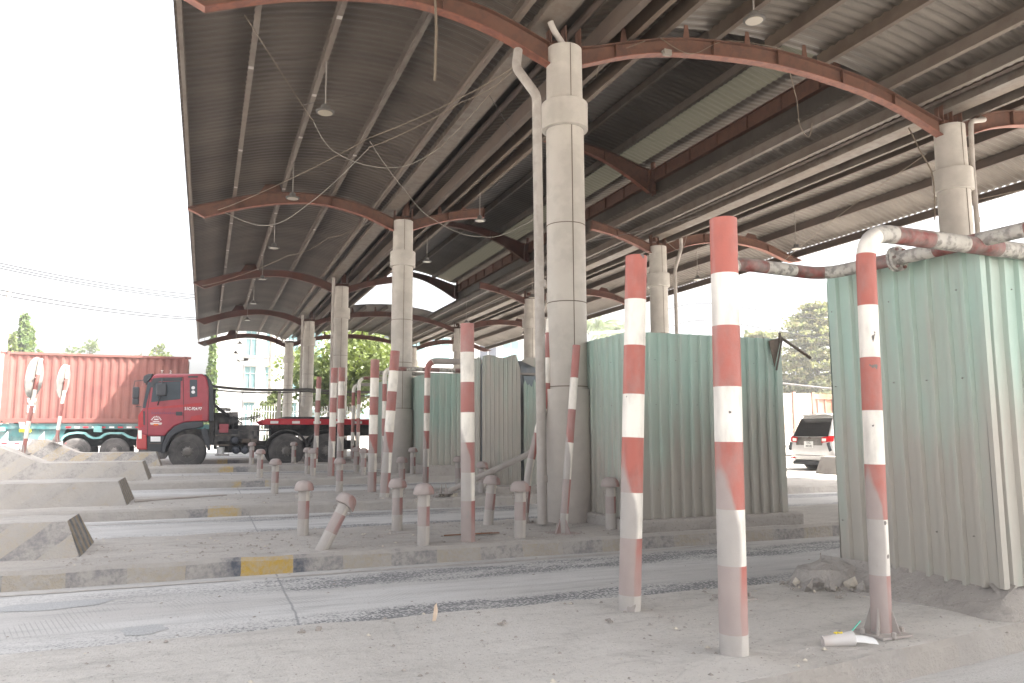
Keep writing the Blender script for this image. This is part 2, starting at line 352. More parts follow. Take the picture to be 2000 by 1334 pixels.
# worn white edge lines in front of each kerb
for k, (yc, x0, x1) in enumerate([(7.98, -6, 6.0), (12.62, -4, 9.), (17.6, -4, 10.), (22.7, -4, 8)]):
    m = MB(); n = 160
    for i in range(n):
        xa, xb = x0+(x1-x0)*i/n, x0+(x1-x0)*(i+1)/n
        if k == 0 and .3 < xa < .62: continue
        w = .028+.014*mnoise.noise((xa*3, k, 0)); o = .02*mnoise.noise((xa*.8, k, 4))+(max(0, xa-3.5)*.03 if k == 0 else 0)
        if w < .018: continue
        z = rz(yc)+.005
        m.add([(xa, yc+o-w, z), (xb, yc+o-w, z), (xb, yc+o+w, z), (xa, yc+o+w, z)], [(0, 1, 2, 3)])
    struct(m.build('road_line', MT['line']))
for (cx, cy, rx, ry) in [(-1.12, 7.42, .42, .16), (-.36, 6.33, .16, .10)]:
    m = MB(); n = 40; vs = [(cx, cy, .0)]
    for i in range(n):
        a = 2*math.pi*i/n; q = 1+.30*mnoise.noise((math.cos(a)*1.6+cx*5, math.sin(a)*1.6, 2))+.12*mnoise.noise((a*4, cx, 7))
        vs.append((cx+rx*q*math.cos(a), cy+ry*q*math.sin(a), 0))
    vs = [(x, y, rz(y)+.003) for x, y, z in vs]
    m.add(vs, [(0, 1+i, 1+(i+1) % n) for i in range(n)]); struct(m.build('road_patch', MT['patch']))
# ------------------------------------------------------------------ canopy
AX0, AX1 = 4.74, 12.70
Y0 = 9.78
canopy = empty('toll_canopy', (AX0, Y0, .2))
tag(canopy, 'large rusty steel canopy with vaulted corrugated roof on round white columns over the toll islands', 'canopy')
CL = Vector((AX0, Y0, .2))
def cpart(mb, name, mats, parent=None, smooth=False, bevel=0):
    o = mb.build(name, mats, smooth=smooth, bevel=bevel)
    if parent is None: o.parent = canopy; o.matrix_parent_inverse = Matrix.Translation(-CL)
    else: o.parent = parent
    return o
def lerp_prof(prof, x):
    for (a, za), (b_, zb) in zip(prof, prof[1:]):
        if a <= x <= b_:
            t = (x-a)/(b_-a); return za+(zb-za)*t
    return prof[0][1] if x < prof[0][0] else prof[-1][1]
def smoothp(pts, n=26):               # Catmull-Rom through pts
    out = []
    P = [pts[0]]+list(pts)+[pts[-1]]
    for i in range(1, len(P)-2):
        k = max(2, n//(len(P)-3))
        for j in range(k):
            t = j/k; r_ = []
            for c in (0, 1):
                a, b_, c_, d = P[i-1][c], P[i][c], P[i+1][c], P[i+2][c]
                r_.append(.5*(2*b_+(c_-a)*t+(2*a-5*b_+4*c_-d)*t*t+(3*b_-a-3*c_+d)*t**3))
            out.append(tuple(r_))
    out.append(pts[-1]); return out
LB = smoothp([(-.21, 6.64), (.9, 7.03), (2.3, 7.27), (3.5, 7.12), (4.47, 6.76)])
LT = smoothp([(-.6, 6.86), (-.22, 6.98), (1.05, 7.38), (2.3, 7.53), (3.5, 7.42), (4.4, 7.12), (4.47, 7.10)])
MBt = smoothp([(5.01, 6.83), (5.9, 7.16), (7.0, 7.38), (8.7, 7.50), (10.4, 7.38), (11.5, 7.16), (12.43, 6.83)])
MTt = smoothp([(5.01, 7.12), (5.15, 7.15), (6.0, 7.42), (7.0, 7.65), (8.7, 7.78), (10.4, 7.65), (11.4, 7.42), (12.3, 7.15), (12.43, 7.12)])
RB = smoothp([(12.97, 6.86), (13.9, 7.20), (15.1, 7.40), (16.5, 7.32), (17.75, 6.95)])
RT = smoothp([(12.97, 7.16), (13.1, 7.20), (13.9, 7.52), (15.1, 7.68), (16.5, 7.60), (17.6, 7.25), (18.25, 7.08)])
UB = smoothp([(5.0, 8.72), (5.9, 9.25), (7.0, 9.68), (8.7, 9.90), (10.4, 9.68), (11.5, 9.25), (12.42, 8.72)])
UT = smoothp([(5.0, 9.45), (6.1, 9.78), (7.2, 10.0), (8.7, 10.10), (10.2, 10.0), (11.3, 9.78), (12.42, 9.45)])
def arch(B, T, x0, x1, Y, name='arch_beam', mat=None, stiff=()):
    """I-shaped curved beam between the lower curve B and upper curve T"""
    m = MB(); n = 26
    fw, ft, wt = .16, .014, .012
    xs_ = [x0+(x1-x0)*i/n for i in range(n+1)]
    B2 = [(x, lerp_prof(B, max(x, B[0][0]))) for x in xs_]; T2 = [(x, lerp_prof(T, x)) for x in xs_]
    if x0 < B[0][0]-.05:
        B2 = [(x, lerp_prof(B, x) if x >= B[0][0] else B[0][1]+(T[0][1]-.04-B[0][1])*(B[0][0]-x)/(B[0][0]-x0)) for x in xs_]
    if x1 > B[-1][0]+.05:
        B2 = [(x, lerp_prof(B, x) if x <= B[-1][0] else B[-1][1]+(T[-1][1]-.04-B[-1][1])*(x-B[-1][0])/(x1-B[-1][0])) for x in xs_]
    def strip(L, y0, y1, dz0, dz1, mi=0):
        poly_lo = [(x, z+dz0) for x, z in L]; poly_hi = [(x, z+dz1) for x, z in L]
        for i in range(len(L)-1):
            a, b_ = poly_lo[i], poly_lo[i+1]; c, d = poly_hi[i+1], poly_hi[i]
            m.add([(a[0], y0, a[1]), (b_[0], y0, b_[1]), (c[0], y0, c[1]), (d[0], y0, d[1]), (a[0], y1, a[1]), (b_[0], y1, b_[1]), (c[0], y1, c[1]), (d[0], y1, d[1])],
                  [(0, 1, 2, 3), (5, 4, 7, 6), (0, 4, 5, 1), (3, 2, 6, 7)]+([(0, 3, 7, 4)] if i == 0 else [])+([(1, 5, 6, 2)] if i == len(L)-2 else []), mi)
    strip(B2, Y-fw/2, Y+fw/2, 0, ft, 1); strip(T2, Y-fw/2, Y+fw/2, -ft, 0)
    for i in range(n):
        (xa, za), (xb, zb) = B2[i], B2[i+1]; zc, zd = T2[i+1][1], T2[i][1]
        m.add([(xa, Y-wt/2, za+ft), (xb, Y-wt/2, zb+ft), (xb, Y-wt/2, zc-ft), (xa, Y-wt/2, zd-ft), (xa, Y+wt/2, za+ft), (xb, Y+wt/2, zb+ft), (xb, Y+wt/2, zc-ft), (xa, Y+wt/2, zd-ft)],
              [(0, 1, 2, 3), (5, 4, 7, 6)]+([(0, 3, 7, 4)] if i == 0 else [])+([(1, 5, 6, 2)] if i == n-1 else []))
    for x in stiff:
        zb, zt_ = lerp_prof(B, x), lerp_prof(T, x)
        m.b2(x-.006, x+.006, Y-fw/2+.008, Y-wt/2-.001, zb+ft+.001, zt_-ft-.001); m.b2(x-.006, x+.006, Y+wt/2+.001, Y+fw/2-.008, zb+ft+.001, zt_-ft-.001)
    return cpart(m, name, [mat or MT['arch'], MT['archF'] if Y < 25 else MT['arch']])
ROWN = {0: range(0, 5), 1: range(0, 5)}
for n in range(0, 5):
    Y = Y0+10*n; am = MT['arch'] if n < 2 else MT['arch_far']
    for cx in (AX0, AX1):
        m = MB(); zb = .16+.1*n if n else .14
        m.lathe((cx, Y, 0), [(.335, zb), (.33, 2.0), (.282, 2.0+.002), (.275, 5.82), (.268, 6.2), (.262, 6.92), (.262, 7.04)], 40)
        c_ = cpart(m, 'column', MT['column'], smooth=True)
        m = MB().lathe((cx, Y, 0), [(.285, 5.79), (.338, 5.80), (.338, 6.19), (.33, 6.20), (.27, 6.205)], 40); cpart(m, 'collar', MT['column'], c_, smooth=True)
        m = MB()
        for z, r_ in ((.95, .319), (2.03, .287), (3.22, .284), (4.35, .281), (5.79, .280)):
            m.lathe((cx, Y, 0), [(r_, z), (r_+.001, z+.006), (r_, z+.012)], 40)
        for a in (-95, 85):
            a = math.radians(a); dx, dy = math.cos(a), math.sin(a)
            for z0_, z1_, r_ in ((zb, 2.0, .315), (2.02, 5.8, .279), (5.82, 6.19, .318), (6.21, 7.03, .265)):
                m.box((cx+dx*r_, Y+dy*r_, (z0_+z1_)/2), (.006, .012, z1_-z0_), 0, Matrix.Rotation(a, 3, 'Z'))
        cpart(m, 'seam', MT['seam'], c_)
        # steel head plates in which the arch ends meet
        m = MB(); m.b2(cx-.27, cx+.27, Y-.08, Y+.08, 7.055, 7.075); m.b2(cx-.27, cx+.27, Y-.007, Y+.007, 7.075, 7.17)
        for dx in (-.24, 0, .24): m.b2(cx+dx-.006, cx+dx+.006, Y-.09, Y-.008, 7.077, 7.40); m.b2(cx+dx-.006, cx+dx+.006, Y+.008, Y+.09, 7.077, 7.40)
        m.b2(cx-.27, cx+.27, Y-.08, Y+.08, 7.17, 7.185) if False else None
        cpart(m, 'head_plate', am)
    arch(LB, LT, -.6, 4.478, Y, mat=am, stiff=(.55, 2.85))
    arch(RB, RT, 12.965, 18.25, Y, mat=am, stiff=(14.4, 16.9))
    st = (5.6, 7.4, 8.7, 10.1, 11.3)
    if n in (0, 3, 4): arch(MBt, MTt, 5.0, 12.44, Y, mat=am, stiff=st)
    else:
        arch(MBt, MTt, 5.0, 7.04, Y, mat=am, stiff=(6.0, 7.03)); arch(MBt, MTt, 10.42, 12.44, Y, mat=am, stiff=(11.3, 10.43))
    if n in (1, 2, 3):
        arch(UB, UT, 5.0, 12.42, Y, name='upper_arch_beam', mat=am, stiff=(6.5, 8.7, 10.9))
        for px_ in (4.83, 12.61):
            m = MB(); m.lathe((px_+(0 if px_ < 6 else 0), Y, 0), [(.075, 7.2), (.075, 9.86), (.09, 9.865), (.09, 9.88)], 16)
            for z in (8.8, 9.4): m.b2(px_-.10, px_+.10, Y-.10, Y+.10, z, z+.02)
            m.b2(px_+(.08 if px_ < 6 else -.17), px_+(.17 if px_ < 6 else -.08), Y-.07, Y+.07, 8.70, 9.46)
            cpart(m, 'monitor_post', am, smooth=True)
    # purlin cleats : rust plates above the arches
    cpart(MB().prism([(1.0, 7.37), (1.62, 7.47), (1.52, 7.70), (1.18, 7.66)], Y+.03, Y+.045), 'gusset_plate', am); cpart(MB().prism([(16.0, 7.64), (16.6, 7.56), (16.45, 7.78), (16.15, 7.82)], Y+.03, Y+.045), 'gusset_plate', am)
    for x in (5.75, 6.9, 8.1, 9.3) if n in (0, 3, 4) else (5.75, 6.45):
        z = lerp_prof(MTt, x); cpart(MB().prism([(x-.06, z), (x+.06, z), (x+.03, z+.24), (x-.03, z+.24)], Y-.03, Y-.018), 'cleat', am)
# ties of the monitor : longitudinal I beams
for x in (4.83, 12.61):
    m = MB(); a, b_ = Y0+2.4, Y0+30.6
    sgn = 1 if x > 6 else -1
    m.b2(x-.075, x+.075, a, b_, 9.06, 9.075); m.b2(x-.075, x+.075, a, b_, 9.455, 9.47); m.b2(x-.006, x+.006, a, b_, 9.076, 9.454)
    y = a+.6
    while y < b_: m.b2(x-.07, x-.008, y-.006, y+.006, 9.078, 9.452); m.b2(x+.008, x+.07, y-.006, y+.006, 9.078, 9.452); y += 1.25
    cpart(m, 'eave_beam', MT['arch'])
YS, YE = -5.0, Y0+40.7
def cpurlin(x, z, Ya, Yb, h=.20, w=.07, mat=None, name='purlin', flip=1, t=.006):
    m = MB()
    m.b2(x-t/2, x+t/2, Ya, Yb, z, z+h)
    m.b2(x+flip*t/2, x+flip*w, Ya, Yb, z, z+t); m.b2(x+flip*t/2, x+flip*w, Ya, Yb, z+h-t, z+h)
    m.b2(x+flip*(w-t), x+flip*w, Ya, Yb, z+t+.0005, z+.025)
    return cpart(m, name, mat or MT['purlin'])
def corr(xs_, zf, Ya, Yb, mat, pitch=.19, amp=.022, name='roof_sheet'):
    m = MB(); n = int((Yb-Ya)/pitch*4); W = len(xs_)
    pat = [0, 1, 1, 0]
    for j in range(n+1):
        y = Ya+j*pitch/4
        o = amp*(pat[j % 4])
        for x in xs_: m.v.append((x, y, zf(x)+o+.010*mnoise.noise((x*.7, y*.25, 1.))))
    for j in range(n):
        for i in range(W-1):
            a = j*W+i; m.f.append((a, a+1, a+1+W, a+W)); m.m.append(0)
    o = cpart(m, name, mat)
    return o
def xr(a, b_, n): return [a+(b_-a)*i/n for i in range(n+1)]
zL = lambda x: lerp_prof(LT, x)+.25 if x > -.2 else lerp_prof(LT, x)+.25
zM = lambda x: lerp_prof(MTt, x)+.33
zR = lambda x: lerp_prof(RT, x)+.25
zU = lambda x: lerp_prof(UT, x)+.24
LTx = LT
corr(xr(-.62, 4.32, 16), zL, YS, YE, MT['sheet'])
corr(xr(5.05, 6.62, 6), zM, YS, YE, MT['sheet'])
corr(xr(6.62, 11.15, 14), zM, YS, Y0+.3, MT['sheetR'])
corr(xr(6.62, 11.15, 14), zM, Y0+29.6, YE, MT['sheet'])
corr(xr(11.15, 12.42, 6), zM, YS, YE, MT['sheetR'])
corr(xr(13.02, 18.05, 16), zR, YS, YE, MT['sheetR'])
corr(xr(4.6, 11.62, 24), zU, Y0-1.2, Y0+30.6, MT['sheetD'])
corr(xr(11.62, 12.32, 4), zU, Y0-1.2, Y0+30.6, MT['sky'], name='skylight_sheet')
corr(xr(12.32, 12.95, 3), zU, Y0-1.2, Y0+30.6, MT['sheetD'])
for x in (.5, 1.65, 2.9, 4.0): cpurlin(x, lerp_prof(LT, x)+.03, YS, YE, .21, .08, flip=-1)
cpurlin(-.56, 6.93, YS, YE, .2, .06, name='eave_channel', flip=1)
for x in (5.28,): cpurlin(x, lerp_prof(MTt, x)+.03, YS, YE, .28, .12, MT['brownbeam'], flip=1)
for x in (5.85, 6.42): cpurlin(x, lerp_prof(MTt, x)+.07, YS, YE, .25, .09, MT['purlinW'])
for x in (7.55, 8.7, 9.85):
    cpurlin(x, lerp_prof(MTt, x)+.11, YS, Y0+.25, .25, .09, MT['purlinW']); cpurlin(x, lerp_prof(MTt, x)+.11, Y0+29.7, YE, .21, .08)
for x in (11.26, 11.95): cpurlin(x, lerp_prof(MTt, x)+.06, YS, YE, .26, .10, MT['purlin'], flip=-1)
for x in (13.35, 14.4, 15.6, 16.8): cpurlin(x, lerp_prof(RT, x)+.03, YS, YE, .21, .08, MT['brownbeam'] if x > 14 else MT['purlin'])
cpurlin(18.0, 7.12, YS, YE, .22, .07, MT['brownbeam'], name='eave_channel', flip=-1)
for x in (6.1, 7.4, 8.7, 10.0, 11.3): cpurlin(x, lerp_prof(UT, x)+.02, Y0-1.1, Y0+30.5, .21, .08)
def gutter(x0, x1, z0, z1):
    m = MB(); t = .006
    m.b2(x0, x1, YS, YE, z0, z0+t); m.b2(x0, x0+t, YS, YE, z0+t, z1); m.b2(x1-t, x1, YS, YE, z0+t, z1)
    m.b2(x0-.05, x0-.001, YS, YE, z1-t, z1)
    return cpart(m, 'gutter', MT['gut'])
gutter(4.24, 4.60, 7.32, 7.62); gutter(12.50, 12.9, 7.32, 7.62)
cpart(MB().b2(3.95, 5.25, YS, YE, 7.66, 7.668), 'valley_sun_block', MT['sheetD']); cpart(MB().b2(12.1, 13.3, YS, YE, 7.66, 7.668), 'valley_sun_block', MT['sheetD'])  # plates added over both valleys to block sun leaking past the gutters
cpart(MB().b2(12.70, 12.72, Y0+.4, Y0+30.2, 7.7, 9.5), 'fascia_sheet', MT['sheetD']); cpart(MB().b2(4.70, 4.72, Y0+2.2, Y0+30.2, 7.7, 9.05), 'fascia_sheet', MT['sheetD'])  # second, left sheet is unseen: mirrors the right one, added to darken the vault
m = MB()
m.b2(4.66, 4.72, YS, YE, 7.42, 7.60); cpart(m, 'gutter_rail', MT['purlin'])
m = MB(); m.tube([(4.98, YS, 7.50), (4.98, YE, 7.50)], .06, 12); cpart(m, 'tie_pipe', MT['brownbeam'], smooth=True)
m = MB(); m.b2(12.32, 12.46, YS, YE, 7.46, 7.6); m.b2(12.98, 13.06, YS, YE, 7.40, 7.62); cpart(m, 'gutter_rail', MT['brownbeam'])
def downpipe(pts, r=.06, seam=(1.2, 3.0, 5.2)):
    # rounded corners
    P = [Vector(p) for p in pts]; out = [P[0]]
    for i in range(1, len(P)-1):
        a = P[i]+(P[i-1]-P[i]).normalized()*.09; b_ = P[i]+(P[i+1]-P[i]).normalized()*.09
        for t in (0, .33, .66, 1): out.append(a.lerp(P[i], t).lerp(P[i].lerp(b_, t), t))
    out.append(P[-1])
    m = MB().tube(out, r, 16)
    vb, vt = min(P[-1].z, P[-2].z), max(P[-1].z, P[-2].z)
    for z in seam:
        if vb+.2 < z < vt-.1: m.lathe((P[-1].x, P[-1].y, 0), [(r+.001, z), (r+.007, z+.005), (r+.007, z+.09), (r+.001, z+.095)], 16)
    cpart(m, 'downpipe', MT['pipe'], smooth=True)
downpipe([tuple(onY(1012, 98, 9.75)), tuple(onY(1008, 132, 9.7)), (4.10, 9.34, 6.05), (4.14, 9.34, .22)], .066, (.75, 3.35, 6.0))
downpipe([(4.42, 9.55, 7.31), (4.46, 9.55, 7.2), (4.66, 9.70, 7.13), (4.72, 9.68, 7.02)], .045)
for n in (2, 3, 4):
    Y = Y0+10*n
    if n < 4: downpipe([(4.35, Y-.45, 7.3), (4.35, Y-.45, .5)], .06)
    else: downpipe([(4.3, Y-.3, 7.3), (4.3, Y-.32, 7.05), (4.55, Y-.32, 7.02), (4.62, Y-.31, 6.9)], .05)
for n in (0, 1, 2):
    Y = Y0+10*n
    if n: downpipe([(13.35, Y-.3, 7.3), (13.35, Y-.3, 7.0), (13.1, Y-.3, 6.3), (13.1, Y-.3, .4)], .055)
    else: downpipe([(13.5, Y, 7.36), (13.42, Y-.2, 7.22), (12.95, Y-.25, 7.1), (12.98, Y-.2, 6.4), (13.0, Y-.2, .3)], .045)
m = MB(); Yd = Y0+30-.33; cxx = AX0
m.prism([(cxx-.34, 2.0), (cxx-.02, 2.2), (cxx+.02, 3.6), (cxx-.10, 3.5), (cxx-.16, 2.6), (cxx-.42, 2.9)], Yd-.03, Yd-.02); cpart(m, 'torn_column_panel', MT['column'])
m = MB(); m.prism([(cxx-.75, 2.15), (cxx-.45, 2.2), (cxx-.48, 4.0), (cxx-.65, 4.05), (cxx-.7, 3.0)], Y0+40-.9, Y0+40-.88); cpart(m, 'torn_column_panel', MT['column'])
rp = random.Random(11)
for x, k in ((.5, 9), (1.65, 12), (2.9, 4)):
    m = MB()
    for i in range(k):
        y = 9.0+(30./k)*i+rp.uniform(-.8, .8); z = lerp_prof(LT, x)+.03
        m.add([(x-.008, y, z+.01), (x-.008, y+.10, z+.012), (x-.008, y+.08, z+.15), (x-.008, y+.04, z+.19)], [(0, 1, 2, 3)]); m.add([(x-.08, y, z-.004), (x+.0, y, z-.004), (x+.0, y+.1, z-.004), (x-.08, y+.1, z-.004)], [(0, 1, 2, 3)])
    cpart(m, 'paint_splashes', MT['pipe'])
# ------------------------------------------------------------------ lamps and cables
def hbmat():
    m, t, n, l, p = nt('lamp_lens'); p.inputs['Base Color'].default_value = (.30, .26, .20, 1); p.inputs['Roughness'].default_value = .3; return m
MT['lens'] = hbmat(); MT['lampcase'] = dusty('lamp_housing', (.07, .07, .07), (.05, .05, .05), .4, .6, dust=(.11, .095, .08)); MT['rod'] = dusty('lamp_rod', (.12, .105, .09), None, .4, .6)
proto = empty('high_bay_lamp')
m = MB(); m.tube([(0, 0, .13), (0, 0, .98)], .014, 8); m.tube([(0, 0, .98), (-.03, 0, 1.05), (-.09, 0, 1.09)], .008, 6); m.build('rod', MT['rod'], proto, True)
m = MB(); m.lathe((0, 0, 0), [(.175, 0), (.19, .01), (.19, .03), (.10, .05), (.085, .06), (.085, .12), (.03, .13), (.03, .15)], 28); lh = m.build('housing', MT['lampcase'], proto, True)
m = MB(); m.lathe((0, 0, 0), [(.145, -.006), (.15, -.001)], 28); m.build('lens', MT['lens'], proto)
lamps = [(6.9, 8.15, 7.1, 'round high bay lamp near the top edge of the frame, right of the tallest column'),
         (1.63, 12.35, 6.62, 'large round high bay lamp under the left roof, nearest of the left row'),
         (1.63, 17.4, 6.64, 'round high bay lamp hanging in front of the second left arch'),
         (1.63, 22.4, 6.64, 'round high bay lamp hanging between the second and third left arches'),
         (1.63, 27.2, 6.64, 'round high bay lamp hanging at the third left arch'),
         (1.63, 32.3, 6.6, 'small round high bay lamp between the third and fourth left arches'),
         (1.63, 37.2, 6.6, 'small round high bay lamp hanging at the fourth left arch'),
         (1.63, 45.0, 6.35, 'tiny high bay lamp seen against the white building, higher of two'),
         (1.35, 42.5, 5.55, 'tiny high bay lamp seen against the white building, lower of two'),
         (6.42, 18.35, 6.86, 'round high bay lamp hanging at the cut end of the short arch stub'),
         (6.42, 23.5, 6.86, 'round high bay lamp right of the second column, in shadow'),
         (15.0, 16.4, 6.42, 'round high bay lamp at the right eave, against bright sky'),
         (15.0, 21.0, 6.42, 'round high bay lamp near the right eave, left of the tall striped pole'),
         (7.6, 47.0, 6.3, 'tiny high bay lamp seen against the leafy tree left of the second column'),
         (11.6, 27.0, 6.6, 'small high bay lamp left of the far right column'),
         (11.4, 34.5, 6.6, 'small high bay lamp in the dark far end of the canopy'),
         (15.0, 36.0, 6.4, 'small high bay lamp under the far right roof behind the striped pole')]
for i, (x, y, z, lb) in enumerate(lamps):
    if i == 0: o = proto
    else:
        o = proto.copy(); col.objects.link(o)
        for ch in list(proto.children):
            c = ch.copy(); col.objects.link(c); c.parent = o
    o.scale = (.80, .80, 1.0); o.location = (x, y, z); o.rotation_euler = (0, 0, i*.7); tag(o, lb, 'lamp', 'high bay lamps hanging from the canopy')
MT['linegrey'] = flat('weathered_power_line', (.012, .012, .013), .9); MT['cable'] = flat('dusty_cable', (.17, .135, .10), .8); MT['cableb'] = flat('dark_cable', (.10, .09, .085), .7); MT['cablew'] = flat('pale_cable', (.22, .20, .17), .7)
def cable(pts, r, mat, label, sag=0., group=None, n=14, name='cable'):
    P = [Vector(p) for p in pts]
    path = []
    for i in range(len(P)-1):
        a_, b_, c_, d_ = P[max(i-1, 0)], P[i], P[i+1], P[min(i+2, len(P)-1)]
        for k in range(n):
            t = k/n; q = (b_*2+(c_-a_)*t+(a_*2-b_*5+c_*4-d_)*t*t+(b_*3-a_-c_*3+d_)*t**3)*.5 if len(P) > 2 else b_.lerp(c_, t)
            q = q.copy(); q.z -= sag*4*t*(1-t); path.append(q)
    path.append(P[-1])
    o = MB().tube(path, r*(.75 if name == 'cable' else 1), 6).build(name, mat, smooth=True); return tag(o, label, 'cable', group)
def W3(px, py, Y): return onY(px, py, Y)
cable([W3(478, 30, 9.5), W3(590, 205, 11.5), W3(612, 236, 12)], .009, MT['cable'], 'brown cable slanting from the top arch down to the first left lamp')
cable([W3(612, 238, 12), W3(660, 300, 12.5), W3(770, 327, 12), W3(860, 288, 11.5)], .009, MT['cablew'], 'pale cable looping below the first left lamp', .02)
cable([W3(860, 288, 11.5), W3(1010, 118, 10.)], .008, MT['cable'], 'cable strung from the loop up to the downpipe head', .05)
cable([W3(425, 410, 19.5), W3(720, 270, 14.), W3(1005, 130, 9.7)], .010, MT['cable'], 'long tan cable from second left arch to the column top', .08)
cable([W3(720, 288, 14.), W3(900, 200, 11.5), W3(1000, 140, 9.7)], .009, MT['cable'], 'upper tan cable running beside the long cable to the column top', .05)
cable([W3(440, 415, 19.7), W3(520, 440, 18.5), W3(600, 400, 16.5), W3(720, 290, 14)], .010, MT['cablew'], 'pale cable sagging in a deep curve below the second left arch', .02)
cable([W3(722, 275, 14), W3(790, 370, 14.5), W3(850, 430, 15), W3(940, 462, 14.), W3(1020, 440, 12.5), W3(1052, 412, 11.5)], .010, MT['cablew'], 'pale cable looping past the lamp to the nearest column', .03)
cable([W3(395, 558, 29.7), W3(560, 500, 25), W3(640, 465, 22), W3(735, 425, 19.9)], .010, MT['cable'], 'thin cable from third left arch to the second column', .1)
cable([W3(850, 0, 9.7), W3(852, 60, 9.7), W3(849, 158, 9.7)], .026, MT['cable'], 'broken strap hanging straight down from the top arch', 0, n=3)
cable([W3(1260, 80, 9.7), W3(1180, 115, 9.9), W3(1165, 150, 10.2)], .008, MT['cable'], 'short wire dangling left of the junction box on the top arch')
cable([W3(1290, 75, 9.68), W3(1350, 105, 9.7), W3(1420, 80, 9.75), W3(1530, 95, 9.8)], .009, MT['cable'], 'slack wire running along the middle of the top arch')
cable([W3(1530, 98, 9.8), W3(1555, 190, 9.9), W3(1562, 245, 9.9), W3(1580, 268, 9.9), W3(1586, 240, 9.9)], .010, MT['cable'], 'broken wire hanging with a hooked end below the top arch', n=4)
cable([W3(1775, 250, 9.7), W3(1800, 300, 9.5), W3(1822, 345, 9.4), W3(1826, 430, 9.4)], .018, MT['cable'], 'thick grey conduit bending onto the right column', n=4)
cable([W3(1150, 470, 17), W3(1500, 380, 17.), W3(1790, 300, 14)], .010, MT['cableb'], 'dark thin wire slung under the right roof', .1)
cable([W3(1530, 510, 18.5), W3(1640, 420, 14.), W3(1810, 300, 10.2)], .010, MT['cable'], 'tan wire stretched from the right arch tip to the right column')
cable([W3(1885, 395, 10), W3(1999, 370, 9.5)], .010, MT['cable'], 'short tan wire at the right edge beyond the right column')
cable([W3(720, 180, 13), W3(590, 205, 13)], .006, MT['cableb'], 'thin tie wire under the first left bay')
cable([W3(1300, 470, 19.6), W3(1330, 490, 19.5), W3(1345, 445, 19.5)], .012, MT['cablew'], 'looped grey wire at the top of the second right column', n=5)
cable([W3(700, 562, 28), W3(790, 572, 19.4)], .006, MT['cableb'], 'thin dark wire wound round the second column')
cable([W3(1005, 265, 10.1), W3(955, 185, 11.2)], .006, MT['cableb'], 'thin wire slanting left behind the downpipe')
m = MB(); q = W3(1303, 103, 9.66); m.box(q, (.13, .07, .09)); m.box(q+Vector((-.08, 0, 0)), (.04, .03, .03)); m.box(q+Vector((0, -.037, 0)), (.09, .006, .06))
tag(m.build('junction_box', MT['cablew'], bevel=.006), 'small cream junction box fixed on the top arch beam', 'box')
# floodlight at far left tip
m = MB(); q = W3(401, 672, 49.3); m.box(q, (.22, .12, .16), 0, Matrix.Rotation(.6, 3, 'Y')); m.tube([q, q+Vector((-.05, 0, .35))], .02, 6)
tag(m.build('floodlight', MT['lampcase']), 'small dark floodlight under the far left tip of the roof', 'lamp')
# ------------------------------------------------------------------ striped poles
def bandpath(p0, p1, bands, sub=2, bend=None):
    """bands: list of fractions from the top; returns path bottom->top and band index per segment"""
    p0, p1 = Vector(p0), Vector(p1); fr = [0]+bands+[1]; path = []; idx = []
    for i in range(len(fr)-1):
        for k in range(sub): path.append(fr[i]+(fr[i+1]-fr[i])*k/sub); idx.append(i)
    path.append(1.)
    pts = [p1.lerp(p0, t) + (bend(t) if bend else Vector((0, 0, 0))) for t in path]
    return pts, idx
def pole(px, pyb, Y, zb, ztop, r, label, bands=None, lean=(0, 0), mats=('pr', 'pw'), group='red and white striped poles', foot=False, cat='striped pole', x=None, bl=.36):
    X = gx(px, Y) if x is None else x
    p0 = Vector((X, Y, zb-.04)); p1 = Vector((X+lean[0], Y+lean[1], ztop))
    L = (p1-p0).length
    if bands is None:
        bands = []; t = bl
        while t < L-.12: bands.append(t/L); t += bl*random.Random(int(px)+len(bands)).uniform(.93, 1.07)
    pts, idx = bandpath(p0, p1, bands)
    m = MB().tube(pts, r, 26, cap=True, mfn=lambda i: idx[i] % 2)
    # rim of the open pipe top
    if foot:
        for a in range(4):
            a_ = a*math.pi/2+.4; R = Matrix.Rotation(a_, 3, 'Z')
            vs = [R @ Vector(v) for v in ((r, -.006, .16), (r, .006, .16), (r+.075, .006, .0), (r+.075, -.006, .0), (r-.01, .006, 0), (r-.01, -.006, 0))]
            m.add([v+Vector((X, Y, zb+.012)) for v in vs], [(0, 1, 2, 3), (0, 3, 5), (1, 4, 2), (0, 5, 4, 1), (3, 2, 4, 5)], 0)
        m.box((X, Y, zb+.006), (.34, .34, .012))
    o = m.build('striped_pole', [MT[mats[0]], MT[mats[1]]], smooth=True, loc=(X, Y, zb)); return tag(o, label, cat, group)
def bnd(ys_, top, bot): return [(y-top)/(bot-top) for y in ys_]
pole(1432, 1282, 3.89, .10, 2.73, .084, 'thickest red and white striped pole, nearest the camera with chipped white band', bnd([540, 645, 765, 872, 1000, 1105, 1230], 427, 1282), (.035, 0), ('nr', 'nw'), x=2.95)
pole(1230, 1193, 5.13, .10, 2.77, .083, 'striped pole standing just left of the thickest pole at the dusty island edge', bnd([588, 680, 776, 860, 965, 1050, 1155], 499, 1193), (.125, 0), ('nr', 'nw'), x=2.97)
pole(915, 1058, 8.42, .18, 2.66, .080, 'striped pole standing alone in the middle, left of the tallest column', bnd([692, 750, 808, 865, 922, 975], 636, 1058), (-.02, 0))
pole(752, 972, 13.6, .27, 2.87, .085, 'striped pole leaning right in front of the second column', None, (.16, 0))
pole(728, 961, 14.95, .27, 2.83, .085, 'dusty striped pole just left of the leaning one by the second column', None, (.02, 0))
pole(648, 923, 18.6, .39, 2.95, .08, 'left one of two close striped poles before the third column', None, (.03, 0))
